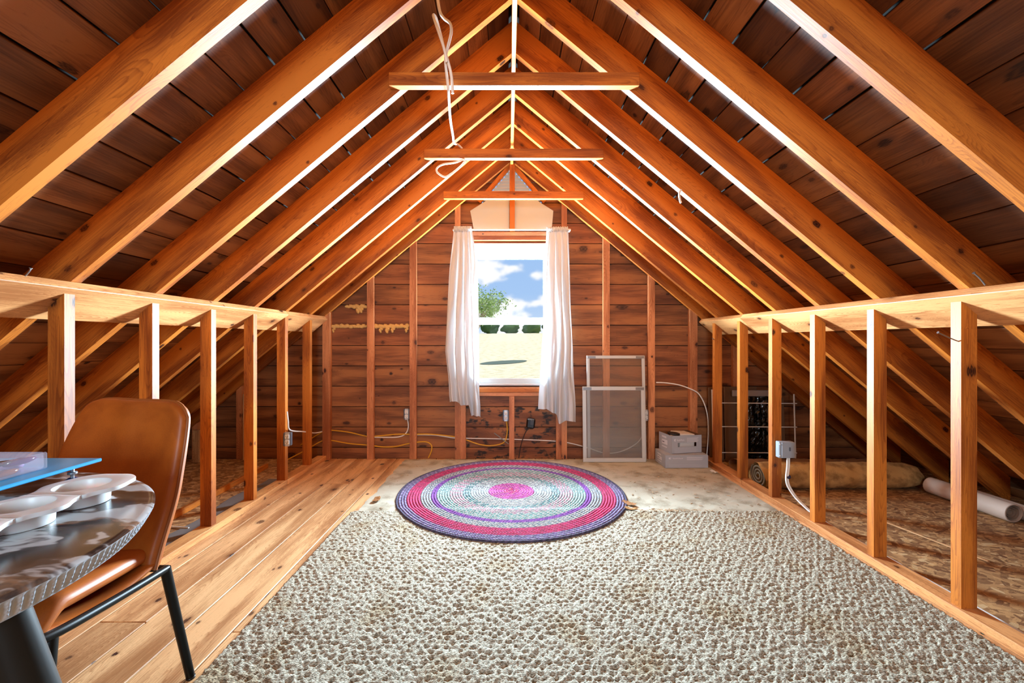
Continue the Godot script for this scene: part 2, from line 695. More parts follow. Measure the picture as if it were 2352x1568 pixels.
# rows of boards that close a gable, cut round an opening
func gable_boards(w: Node3D, d0: float, d1: float, ox0: float, ox1: float, oy0: float, oy1: float, vent: bool) -> void:
	var y := -0.084
	while y < H + 0.17:
		var y0 := maxf(y, 0.0)
		var y1 := minf(y + 0.1835, H + 0.17)
		var a0 := CX - eave_x(y0)
		var a1 := CX - eave_x(y1)
		var b0 := CX + eave_x(y0)
		var b1 := CX + eave_x(y1)
		var rows := [[Vector2(a0, y0), Vector2(b0, y0), Vector2(b1, y1), Vector2(a1, y1)]]
		if y0 > oy0 - 0.02 and y1 < oy1 + 0.02:
			rows = [[Vector2(a0, y0), Vector2(ox0, y0), Vector2(ox0, y1), Vector2(a1, y1)], [Vector2(ox1, y0), Vector2(b0, y0), Vector2(b1, y1), Vector2(ox1, y1)]]
		elif vent and y0 > 2.35:
			var h0 := maxf(0.0, (2.73 - y0) * 0.86)
			var h1 := maxf(0.0, (2.73 - y1) * 0.86)
			rows = [[Vector2(a0, y0), Vector2(CX - h0, y0), Vector2(CX - h1, y1), Vector2(a1, y1)], [Vector2(CX + h0, y0), Vector2(b0, y0), Vector2(b1, y1), Vector2(CX + h1, y1)]]
		if vent and y1 < oy0:
			rows = [[Vector2(a0, y0), Vector2(-0.47, y0), Vector2(-0.47, y1), Vector2(a1, y1)], [Vector2(-0.468, y0), Vector2(0.513, y0), Vector2(0.513, y1), Vector2(-0.468, y1)], [Vector2(0.515, y0), Vector2(b0, y0), Vector2(b1, y1), Vector2(0.515, y1)]]
		for r in rows:
			var sh := Shape.new()
			sh.tint = tone(0.88, 1.15, 0.04) * Color(1.3, 0.96, 1.0)
			var o := rng.randf_range(-0.002, 0.002)
			sh.prism(r, d0 + o, d1, Vector2(rng.randf() * 2.56, rng.randf() * 0.64))
			part("wall_board", sh, M.stained if rows.size() == 3 and r == rows[1] and y1 < 0.5 else M.board, w)
		y += 0.19


func gable_far() -> void:
	var w := struct("wall_back", "gable wall of red-brown horizontal boards and upright studs round the window")
	gable_boards(w, FAR, FAR + 0.022, -0.36, 0.39, 0.676, 2.006, true)
	var sd := Shape.new()
	for q in [[Vector2(-3.5, -0.14), Vector2(-0.36, -0.14), Vector2(-0.36, 2.55), Vector2(-3.5, 0.1)], [Vector2(0.39, -0.14), Vector2(3.55, -0.14), Vector2(3.55, 0.1), Vector2(0.39, 2.6)], [Vector2(-0.36, -0.14), Vector2(0.39, -0.14), Vector2(0.39, 0.676), Vector2(-0.36, 0.676)], [Vector2(-0.36, 2.006), Vector2(0.39, 2.006), Vector2(0.39, 2.39), Vector2(-0.36, 2.39)]]:
		sd.prism(q, FAR + 0.023, FAR + 0.035)
	part("felt_backing", sd, M.felt, w)
	var d := FAR - 0.021
	# studs of full height reach the end rafter
	for a in [[-2.90, 0.05], [-2.49, 0.05], [-2.09, 0.05], [-1.68, 0.068], [-1.277, 0.062], [-0.883, 0.062], [-0.47, 0.05], [0.515, 0.05], [0.905, 0.06], [1.322, 0.06], [1.706, 0.068], [2.10, 0.05], [2.50, 0.05], [2.90, 0.05]]:
		var x0: float = a[0] - a[1] / 2
		var x1: float = a[0] + a[1] / 2
		var dd := 0.05 if absf(a[0]) > 1.6 and absf(a[0]) < 1.8 else 0.038
		var sh := Shape.new()
		sh.tint = tone(0.85, 1.05, 0.03) * Color(0.86, 0.58, 0.48)
		sh.prism([Vector2(x0, 0.001), Vector2(x1, 0.001), Vector2(x1, H - SL * absf(x1 - CX) + 0.01), Vector2(x0, H - SL * absf(x0 - CX) + 0.01)], FAR - 0.003 - dd, FAR - 0.003, Vector2(rng.randf() * 2.56, rng.randf() * 0.64), -PI / 2)
		part("stud", sh, M.pine, w)
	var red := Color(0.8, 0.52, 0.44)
	for a in [[-0.42, 0.05, 0.001, 0.585], [0.465, 0.05, 0.001, 0.585], [0.03, 0.048, 0.001, 0.585]]:
		part("cripple_stud", lumber(at(a[0], (a[2] + a[3]) / 2, d, UPRIGHT), Vector3(a[3] - a[2], a[1], 0.036), red), M.pine, w)
	part("king_post", lumber(at(CX + 0.004, 2.42, FAR - 0.05, UPRIGHT), Vector3(0.62, 0.048, 0.03), Color(0.85, 0.74, 0.68)), M.timber, w)
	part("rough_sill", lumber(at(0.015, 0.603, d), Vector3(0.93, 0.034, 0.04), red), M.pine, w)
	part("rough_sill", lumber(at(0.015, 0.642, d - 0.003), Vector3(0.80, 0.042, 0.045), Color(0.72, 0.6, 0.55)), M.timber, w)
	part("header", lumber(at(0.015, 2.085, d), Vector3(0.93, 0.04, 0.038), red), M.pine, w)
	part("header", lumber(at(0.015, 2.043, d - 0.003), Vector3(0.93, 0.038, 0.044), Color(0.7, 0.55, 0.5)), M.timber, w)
	# pale panels that cover the lower part of the vent
	M.panel = std(Color(0.78, 0.78, 0.73), 0.8)
	for s in [-1.0, 1.0]:
		var sh := Shape.new()
		sh.prism([Vector2(CX + s * 0.024, 2.115), Vector2(CX + s * (0.35 if s < 0 else 0.37), 2.115), Vector2(CX + s * 0.385, 2.30), Vector2(CX + s * 0.235, 2.395), Vector2(CX + s * 0.024, 2.395)], FAR - 0.03, FAR - 0.012)
		part("white_panel", sh, M.panel, w)
	# louvred vent in the peak
	var v := struct("window_2", "triangular white louvred vent in the peak of the gable")
	for s in [-1.0, 1.0]:
		var sh := Shape.new()
		var len := 0.46
		var an := atan(1.0 / 0.86)
		sh.block(Transform3D(Basis(Vector3(0, 0, 1), -s * an), P(CX + s * 0.158, 2.56, FAR - 0.006)), Vector3(len, 0.04, 0.03), 0.002)
		part("frame", sh, M.timber, v)
	for k in 10:
		var yy := 2.40 + 0.03 * k
		var hw := (2.72 - yy) * 0.86 - 0.004
		var sh := Shape.new()
		sh.block(Transform3D(Basis(Vector3(1, 0, 0), 1.2), P(CX, yy, FAR + 0.03)), Vector3(hw * 2, 0.045, 0.005), 0.001)
		part("slat", sh, M.white, v)


func gable_rear() -> void:
	var w := struct("wall_front", "gable wall of boards behind the camera")
	gable_boards(w, REAR - 0.022, REAR, -0.5, 0.5, 1.056, 2.006, false)
	var sd := Shape.new()
	for q in [[Vector2(-3.5, -0.14), Vector2(-0.5, -0.14), Vector2(-0.5, 2.44), Vector2(-3.5, 0.1)], [Vector2(0.5, -0.14), Vector2(3.55, -0.14), Vector2(3.55, 0.1), Vector2(0.5, 2.48)], [Vector2(-0.5, -0.14), Vector2(0.5, -0.14), Vector2(0.5, 1.056), Vector2(-0.5, 1.056)], [Vector2(-0.5, 2.006), Vector2(0.5, 2.006), Vector2(0.5, 2.48), Vector2(0.03, 2.93), Vector2(-0.5, 2.44)]]:
		sd.prism(q, REAR - 0.035, REAR - 0.023)
	part("felt_backing", sd, M.felt, w)
	var n := struct("window_3", "square window in the gable behind the camera")
	for a in [[-0.5, 0.5, 1.058, 1.09], [-0.5, 0.5, 1.97, 2.005], [-0.5, -0.465, 1.09, 1.97], [0.465, 0.5, 1.09, 1.97], [-0.465, 0.465, 1.51, 1.55]]:
		part("frame", boxed(a[0], a[1], a[2], a[3], REAR - 0.05, REAR - 0.005), M.white, n)
	part("pane", boxed(-0.47, 0.47, 1.08, 1.98, REAR - 0.032, REAR - 0.028, 0.0), M.glass, n)


func window_far() -> void:
	var w := struct("window_1", "white double-hung window looking over a pale sunny field")
	var f := Shape.new()
	for a in [[-0.358, 0.388, 0.68, 0.70], [-0.358, 0.388, 1.985, 2.004], [-0.358, -0.335, 0.70, 1.985], [0.365, 0.388, 0.70, 1.985]]:
		f.block(at((a[0] + a[1]) / 2, (a[2] + a[3]) / 2, FAR + 0.05), Vector3(a[1] - a[0], a[3] - a[2], 0.13), 0.002)
	part("frame", f, M.frame, w)
	var head := Shape.new()
	for k in 3:
		head.block(at(0.015, 1.972 - 0.026 * k, FAR + 0.02 + 0.012 * k), Vector3(0.70, 0.024, 0.05), 0.003)
	part("head_trim", head, M.frame, w)
	for a in [["upper_sash", 1.25, 1.91, FAR + 0.068], ["lower_sash", 0.70, 1.315, FAR + 0.03]]:
		var s := Shape.new()
		var y0: float = a[1]
		var y1: float = a[2]
		var d: float = a[3]
		s.block(at(0.015, y0 + 0.022, d), Vector3(0.68, 0.044, 0.032), 0.003)
		s.block(at(0.015, y1 - 0.02, d), Vector3(0.68, 0.04, 0.032), 0.003)
		for x in [-0.315, 0.345]:
			s.block(at(x, (y0 + y1) / 2, d, UPRIGHT), Vector3(y1 - y0 - 0.084, 0.034, 0.032), 0.003)
		var sash := part(a[0], s, M.frame, w)
		part("pane", boxed(-0.30, 0.33, y0 + 0.04, y1 - 0.035, d - 0.002, d + 0.002, 0.0), M.glass, sash)
	# a torn strip of plastic film left under the head
	var film := PackedVector3Array()
	var n2 := noise(9, 9.0)
	for i in 60:
		var x := -0.30 + 0.63 * i / 59.0
		film.append(P(x, 1.905, FAR + 0.046))
		film.append(P(x, 1.872 + 0.02 * n2.get_noise_1d(x) + (0.022 if fmod(x + 0.36, 0.29) < 0.03 else 0.0), FAR + 0.04 + 0.006 * n2.get_noise_1d(x * 3)))
	var fs := Shape.new()
	fs.grid(film, 60, 2, false, false, 1.0)
	part("torn_film", fs, std(Color(0.92, 0.93, 0.94), 0.4), w)


func outdoors() -> void:
	# the field climbs slowly towards a row of trees
	var p := PackedVector3Array()
	var uv := PackedVector2Array()
	var nf := noise(3, 0.03)
	for i in 61:
		for j in 61:
			var d := 4.4 + 150.0 * pow(i / 60.0, 1.6)
			var x := (j - 30) / 30.0 * (14.0 + d * 0.8)
			var y := -3.0 + 6.4 * smoothstep(0.0, 130.0, d) + nf.get_noise_2d(x, d) * 0.25
			p.append(P(x, y, d))
			uv.append(Vector2(x, d) / 9.0)
	var s := Shape.new()
	s.grid(p, 61, 61, false, false, 1.0, uv)
	var m := std(Color.WHITE, 0.95)
	m.albedo_texture = mottled(512, 512, streaks(61, 512, 512, 2, 0.03, 4), streaks(62, 512, 512, 1, 0.12, 3), func(a, b): return Color(0.90, 0.86, 0.74).lerp(Color(0.72, 0.68, 0.50), clampf((a - 0.42) * 1.6 + (b - 0.5) * 0.8, 0, 1)))
	var g := part_free("field", s, m)
	g.set_meta("kind", "structure")
	g.set_meta("label", "pale dry field outside the window")
	# a long dark patch painted in as a thin sheet over the field
	var patch_pts := PackedVector3Array()
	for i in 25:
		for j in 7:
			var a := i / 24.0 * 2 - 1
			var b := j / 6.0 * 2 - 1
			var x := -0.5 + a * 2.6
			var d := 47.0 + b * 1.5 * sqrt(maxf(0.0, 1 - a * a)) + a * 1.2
			patch_pts.append(P(x, -3.0 + 6.4 * smoothstep(0.0, 130.0, d) + nf.get_noise_2d(x, d) * 0.25 + 0.05 + 0.06 * (1 - b * b) * (1 - a * a), d))
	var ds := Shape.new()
	ds.grid(patch_pts, 25, 7, false, false, 1.0)
	solo("dark_patch", ds, std(Color(0.36, 0.42, 0.38), 0.95), "added dark long patch lying across the pale field", "grass")
	# trees along the far edge
	var tm := [std(Color(0.22, 0.34, 0.18), 0.95), std(Color(0.27, 0.38, 0.20), 0.95), std(Color(0.30, 0.40, 0.24), 0.95)]
	var nt := noise(8, 0.5, 4)
	var k := 0
	for x in [-23.0, -17.0, -11.0, -5.2, 0.6, 6.4, 12.2, 18.2, 24.2]:
		var d := 118.0 + rng.randf_range(-3, 3)
		var hgt := rng.randf_range(3.6, 7.4)
		if x == 0.6:
			hgt = 3.4
		var base := P(x, 3.15, d)
		var t := thing("distant_tree", "small dark green tree in the far row along the field", "tree", base, "trees along the far edge of the field")
		var pts := PackedVector3Array()
		for i in 19:
			for j in 24:
				var th := PI * i / 18.0
				var ph := TAU * j / 24.0
				var dirv := Vector3(sin(th) * cos(ph), cos(th), sin(th) * sin(ph))
				var rr := 1.0 + 0.55 * nt.get_noise_3d(dirv.x * 2.2 + x * 9, dirv.y * 2.2, dirv.z * 2.2)
				pts.append(base + Vector3(0, hgt * 0.5, 0) + dirv * rr * Vector3(2.5, hgt * 0.5, 2.0))
		var sh := Shape.new()
		sh.grid(pts, 19, 24, false, true, 1.0)
		part("crown", sh, tm[k % 3], t)
		part("trunk", tubed([base + Vector3(0, -0.8, 0), base + Vector3(0, hgt * 0.4, 0)], 0.22, 6, 1), std(Color(0.25, 0.2, 0.16), 0.9), t)
		k += 1
	big_tree()


func part_free(called: String, s: Shape, m: Material) -> MeshInstance3D:
	var o := MeshInstance3D.new()
	o.name = called
	o.mesh = s.mesh()
	o.material_override = m
	add_child(o)
	return o


func big_tree() -> void:
	var base := P(-2.2, -2.1, 27.0)
	var t := thing("pale_tree", "large sunlit tree with sparse pale leaves outside the window", "tree", base)
	var r := RandomNumberGenerator.new()
	r.seed = 4
	var bark := std(Color(0.62, 0.58, 0.50), 0.9)
	var top := base + Vector3(0.2, 4.4, 0)
	part("trunk", tubed([base, base + Vector3(0.1, 2.2, 0), top], [0.22, 0.19, 0.17, 0.16, 0.16, 0.15, 0.14, 0.13, 0.13, 0.12, 0.11, 0.1, 0.1], 8, 6), bark, t)
	var leaves := Shape.new()
	for b in 16:
		var a := TAU * b / 16.0 + r.randf() * 0.5
		var reach := Vector3(cos(a) * r.randf_range(1.0, 2.1), r.randf_range(0.3, 2.3), sin(a) * 1.7)
		var mid := top + reach * 0.5 + Vector3(0, 0.25, 0)
		var start := top - Vector3(0, r.randf_range(0.0, 1.2), 0)
		part("branch", tubed([start, mid, top + reach], [0.07, 0.06, 0.05, 0.04, 0.035, 0.03, 0.025, 0.02, 0.02], 5, 4), bark, t)
		for q in 150:
			var o := mid.lerp(top + reach, r.randf()) + Vector3(r.randfn(0, 0.32), r.randfn(0, 0.24), r.randfn(0, 0.3))
			var ax := Vector3(r.randfn(), r.randfn(), r.randfn()).normalized()
			var bx := ax.cross(Vector3(r.randfn(), r.randfn(), r.randfn())).normalized()
			leaves.tint = Color(1, 1, 1).lerp(Color(0.6, 0.75, 0.55), r.randf())
			leaves.face([o, o + ax * 0.09 + bx * 0.045, o + ax * 0.19, o + ax * 0.09 - bx * 0.045], ax.cross(bx))
	var lm := std(Color(0.66, 0.74, 0.52), 0.8)
	lm.vertex_color_use_as_albedo = true
	lm.backlight_enabled = true
	lm.backlight = Color(0.5, 0.55, 0.35)
	part("foliage", leaves, lm, t)


# ---------------------------------------------------------------- floor coverings
func rugs() -> void:
	# woven loop carpet: fat loops with a deep pit between every four, none quite alike
	var x0 := -1.0
	var x1 := 1.735
	var d0 := 0.9
	var d1 := 2.735
	var nu := 500
	var nv := 336
	var p := PackedVector3Array()
	var uv := PackedVector2Array()
	var col := PackedColorArray()
	var na := noise(41, 5.0, 2)
	var nb := noise(42, 75.0, 2)
	var ns := noise(43, 1.6, 4)
	var ca := 0.034
	var cb := 0.024
	var pits := {}
	var pr := RandomNumberGenerator.new()
	pr.seed = 8
	for a in range(-34, 55):
		for b in range(34, 118):
			pits[Vector2i(a, b)] = Vector4((a + 0.5 * (b % 2) + pr.randfn(0, 0.14)) * ca, (b + pr.randfn(0, 0.16)) * cb, pr.randf_range(0.0085, 0.0125), pr.randf_range(0.3, 1.0))
	for i in nu:
		for j in nv:
			var x := lerpf(x0, x1, i / (nu - 1.0))
			var d := lerpf(d0, d1, j / (nv - 1.0))
			var y := 0.0155 + 0.005 * nb.get_noise_2d(x, d)
			var b0 := roundi(d / cb)
			for b in range(b0 - 1, b0 + 2):
				var a0 := roundi(x / ca - 0.5 * (b % 2))
				for a in range(a0 - 1, a0 + 2):
					var q: Vector4 = pits.get(Vector2i(a, b), Vector4(99, 99, 1, 0))
					var e := ((x - q.x) * (x - q.x) + (d - q.y) * (d - q.y) * 2.0) / (q.z * q.z)
					if e < 5.0:
						y -= 0.0115 * q.w * exp(-e)
			if i == 0 or j == 0 or i == nu - 1 or j == nv - 1:
				y = 0.002
			var st := clampf(ns.get_noise_2d(x * 1.5, d * 1.5) * 2.2 - 0.35, 0.0, 1.0)
			p.append(P(x + 0.004 * na.get_noise_2d(d * 6, 3.0) + (0.02 * na.get_noise_1d(d * 0.6) if i == 0 else 0.0), maxf(y, 0.002), d + (0.006 * na.get_noise_1d(x * 3) if j == nv - 1 else 0.0)))
			uv.append(Vector2(x, d) / 0.42)
			col.append(Color.WHITE.lerp(Color(0.86, 0.76, 0.62), st))
	var s := Shape.new()
	s.grid(p, nu, nv, false, false, 1.0, uv, col)
	var m := std(Color.WHITE, 0.95)
	m.vertex_color_use_as_albedo = true
	m.albedo_texture = mottled(1024, 1024, streaks(51, 1024, 1024, 3, 0.10, 3), streaks(52, 1024, 1024, 1, 0.045, 3), func(a, b):
		var c := Color(0.76, 0.735, 0.665).lerp(Color(0.40, 0.375, 0.31), clampf((a - 0.36) * 2.4, 0, 1))
		return c.lerp(Color(0.46, 0.37, 0.26), clampf((b - 0.60) * 2.4, 0, 0.6)))
	m.heightmap_enabled = true
	m.heightmap_texture = m.albedo_texture
	m.heightmap_scale = 0.25
	solo("woven_carpet", s, m, "large oatmeal carpet of chunky woven loops across the floor", "carpet")

	# canvas sheet between the carpet and the gable wall
	p = PackedVector3Array()
	uv = PackedVector2Array()
	var nc := noise(44, 2.2, 4)
	var ne := noise(45, 6.0, 3)
	nu = 150
	nv = 76
	for i in nu:
		for j in nv:
			var x := lerpf(-0.962, 1.735, i / (nu - 1.0))
			var d := lerpf(2.68, 3.965, j / (nv - 1.0))
			var edge := 1.0
			if i == 0 or j == nv - 1:
				edge = 0.0
			var y := 0.0035 + (0.005 * pow(1.0 - absf(nc.get_noise_2d(x * 2.0, d * 2.0)), 9.0) + 0.0012 * nc.get_noise_2d(x * 5, d * 5)) * edge
			if j < 6:
				y = 0.001
			p.append(P(x + (0.018 * ne.get_noise_1d(d) if i == 0 else 0.0), maxf(0.0008, y), d + (0.015 * ne.get_noise_1d(x + 5) if j == nv - 1 else 0.0)))
			uv.append(Vector2(x, d) / 1.3)
	s = Shape.new()
	s.grid(p, nu, nv, false, false, 1.0, uv)
	m = std(Color.WHITE, 0.9)
	m.albedo_texture = mottled(512, 512, streaks(53, 512, 512, 1, 0.012, 4), streaks(54, 512, 512, 1, 0.2, 2), func(a, b): return Color(0.72, 0.70, 0.63).lerp(Color(0.54, 0.50, 0.42), clampf((a - 0.45) * 2.0 + (b - 0.5) * 0.5, 0, 1)))
	solo("canvas_sheet", s, m, "wrinkled beige canvas sheet on the floor before the gable wall", "drop cloth")
	braided_rug()


func braided_rug() -> void:
	var base := P(0.02, 0.002, 3.10)
	var rug := thing("braided_rug", "round braided rug with pink, purple and teal rings", "rug", base)
	var rings := 44
	var R := 0.81
	var step := R / rings
	var white := Color(0.50, 0.50, 0.49)
	var grey := Color(0.20, 0.21, 0.24)
	var teal := Color(0.06, 0.24, 0.23)
	var pink := Color(0.56, 0.04, 0.15)
	var mag := Color(0.42, 0.04, 0.26)
	var rose := Color(0.46, 0.16, 0.27)
	var purple := Color(0.20, 0.06, 0.34)
	var violet := Color(0.20, 0.14, 0.32)
	var navy := Color(0.05, 0.05, 0.09)
	var slate := Color(0.14, 0.20, 0.27)
	# [outer ring as a share of the radius, name, colours of the strands]
	var bands := [[0.06, "red_centre", [pink, rose, mag]], [0.20, "magenta_centre", [mag, rose, mag, Color(0.5, 0.12, 0.44)]], [0.36, "white_braids", [white, grey, white, Color(0.3, 0.36, 0.36)]],
		[0.44, "teal_braids", [teal, white, Color(0.2, 0.32, 0.34), grey]], [0.55, "rose_braids", [rose, white, grey, white]], [0.65, "green_braids", [teal, white, Color(0.15, 0.33, 0.33), white]],
		[0.70, "purple_braids", [purple, purple, Color(0.28, 0.10, 0.42)]], [0.80, "slate_braids", [white, slate, white, grey]], [0.905, "pink_braids", [pink, Color(0.48, 0.03, 0.12), pink, Color(0.32, 0.05, 0.13)]],
		[0.985, "violet_braids", [violet, Color(0.30, 0.27, 0.40), Color(0.16, 0.14, 0.26)]], [1.01, "dark_border", [navy, Color(0.1, 0.08, 0.16)]]]
	var fabric := std(Color.WHITE, 0.9)
	fabric.vertex_color_use_as_albedo = true
	var b := 0
	var s := Shape.new()
	var r := RandomNumberGenerator.new()
	r.seed = 12
	for k in rings:
		var share := (k + 0.5) / rings
		if share > bands[b][0]:
			part(bands[b][1], s, fabric, rug)
			s = Shape.new()
			b += 1
		var rc := (k + 0.5) * step
		var strands := maxi(6, int(TAU * rc / 0.017))
		var seg := strands * 3
		var pal: Array = bands[b][2]
		var p := PackedVector3Array()
		var col := PackedColorArray()
		var tones := []
		for q in strands * 2:
			tones.append(pal[(q + k + (1 if q >= strands else 0)) % pal.size()] * r.randf_range(0.55, 1.1))
		for i in seg:
			var a := TAU * i / seg
			for j in 6:
				var w := j / 5.0 * 2 - 1
				var ph := i / 3.0 + absf(w) * 0.9 + (0.5 if w > 0 else 0.0)
				var lift := 0.5 + 0.5 * sin(ph * TAU)
				var rr := rc + w * step * 0.5
				var x := base.x + cos(a) * rr
				var d := -base.z + sin(a) * rr
				var floor_y := lerpf(0.0165, 0.006, smoothstep(2.72, 2.80, d))
				p.append(P(x, floor_y + 0.011 * sqrt(maxf(0.0, 1.0 - w * w)) * (0.65 + 0.35 * lift), d))
				col.append(tones[int(ph) % strands + (strands if w > 0 else 0)])
		s.grid(p, seg, 6, true, false, -1.0, PackedVector2Array(), col)
	part(bands[b][1], s, fabric, rug)


# ---------------------------------------------------------------- curtains
func curtains() -> void:
	var m := std(Color(0.80, 0.82, 0.84), 0.9)
	m.backlight_enabled = true
	m.backlight = Color(0.4, 0.4, 0.4)
	var rod := thing("curtain_rod", "thin white curtain rod above the window", "curtain rod", P(0.02, 2.105, 3.90))
	part("rod", tubed([P(-0.50, 2.105, 3.90), P(0.56, 2.105, 3.90)], 0.008, 10, 1), M.white, rod)
	for x in [-0.50, 0.56]:
		part("bracket", tubed([P(x, 2.105, 3.90), P(x, 2.105, 3.94), P(x, 2.105, FAR - 0.042)], 0.007, 8, 3), M.white, rod)
	# rows: height, inner and outer edge
	var sets := [
		["sheer white curtain hanging beside the window nearer the yellow cables", [[2.135, -0.335, -0.495], [2.06, -0.325, -0.50], [1.75, -0.285, -0.53], [1.30, -0.275, -0.555], [1.0, -0.265, -0.575], [0.75, -0.262, -0.55], [0.60, -0.258, -0.545], [0.50, -0.25, -0.535], [0.42, -0.25, -0.52]], 0.53],
		["sheer white curtain hanging beside the window nearer the leaning storm windows", [[2.125, 0.345, 0.54], [2.06, 0.34, 0.545], [1.75, 0.325, 0.56], [1.30, 0.318, 0.575], [1.0, 0.305, 0.585], [0.75, 0.292, 0.59], [0.60, 0.282, 0.60], [0.50, 0.277, 0.605], [0.42, 0.275, 0.605]], 0.47]]
	for k in 2:
		var rows: Array = sets[k][1]
		var nc := noise(70 + k, 1.0, 2)
		var t := thing("curtain", sets[k][0], "curtain", P((rows[8][1] + rows[8][2]) / 2, 0.41, 3.90), "pair of white curtains")
		var p := PackedVector3Array()
		var nu := 90
		var nv := 60
		for i in nu:
			var u := i / (nu - 1.0)
			# the cloth nearer the window hangs lower on one side, as two overlapping widths
			var low := 0.0
			if k == 0:
				low = 0.13 * smoothstep(0.42, 0.30, u) - 0.0
			else:
				low = 0.055 * u + 0.07 * smoothstep(0.5, 0.56, u)
			for j in nv:
				var w := j / (nv - 1.0)
				var y := lerpf(rows[0][0], sets[k][2] - low + 0.02 * sin(u * 9.0), w)
				var e0 := 0.0
				var e1 := 0.0
				for q in 8:
					if y <= rows[q][0] and (y >= rows[q + 1][0] or q == 7):
						var f: float = clampf((rows[q][0] - y) / (rows[q][0] - rows[q + 1][0]), 0, 1)
						e0 = lerpf(rows[q][1], rows[q + 1][1], f)
						e1 = lerpf(rows[q][2], rows[q + 1][2], f)
				if y > rows[0][0]:
					e0 = rows[0][1]
					e1 = rows[0][2]
				var gather := smoothstep(0.0, 0.10, w)
				var fold := sin(u * TAU * 4.2 + 2.2 * nc.get_noise_2d(u * 1.5, w * 1.2) + k) * lerpf(0.012, 0.026, w) * gather + 0.03 * nc.get_noise_2d(u * 4, w * 2 + 7) * w
				fold += sin(u * TAU * 15.0) * 0.004 * (1.0 - gather)
				p.append(P(lerpf(e0, e1, u) + 0.006 * sin(u * 22.0 + w * 5), y, 3.895 + fold + 0.012 * (1.0 - gather) * 0.0))
		var s := Shape.new()
		s.grid(p, nu, nv, false, false, 1.0)
		part("cloth", s, m, t)
		# the doubled hem
		var hem := PackedVector3Array()
		for i in nu:
			for j in 4:
				var q := p[i * nv + nv - 1 - j]
				hem.append(q + Vector3(0, 0.001, 0.003))
		var hs := Shape.new()
		hs.grid(hem, nu, 4, false, false, 1.0)
		part("hem", hs, m, t)
		var ruffle := PackedVector3Array()
		for i in nu:
			var u := i / (nu - 1.0)
			for j in 8:
				var a := TAU * j / 8.0
				ruffle.append(P(lerpf(rows[0][1], rows[0][2], u), 2.107 + 0.024 * sin(a) + 0.004 * sin(u * 60.0), 3.90 + 0.017 * cos(a) + 0.004 * sin(u * 95.0)))
		var rs := Shape.new()
		rs.grid(ruffle, nu, 8, false, true, 1.0 if k == 0 else -1.0)
		part("rod_pocket", rs, m, t)


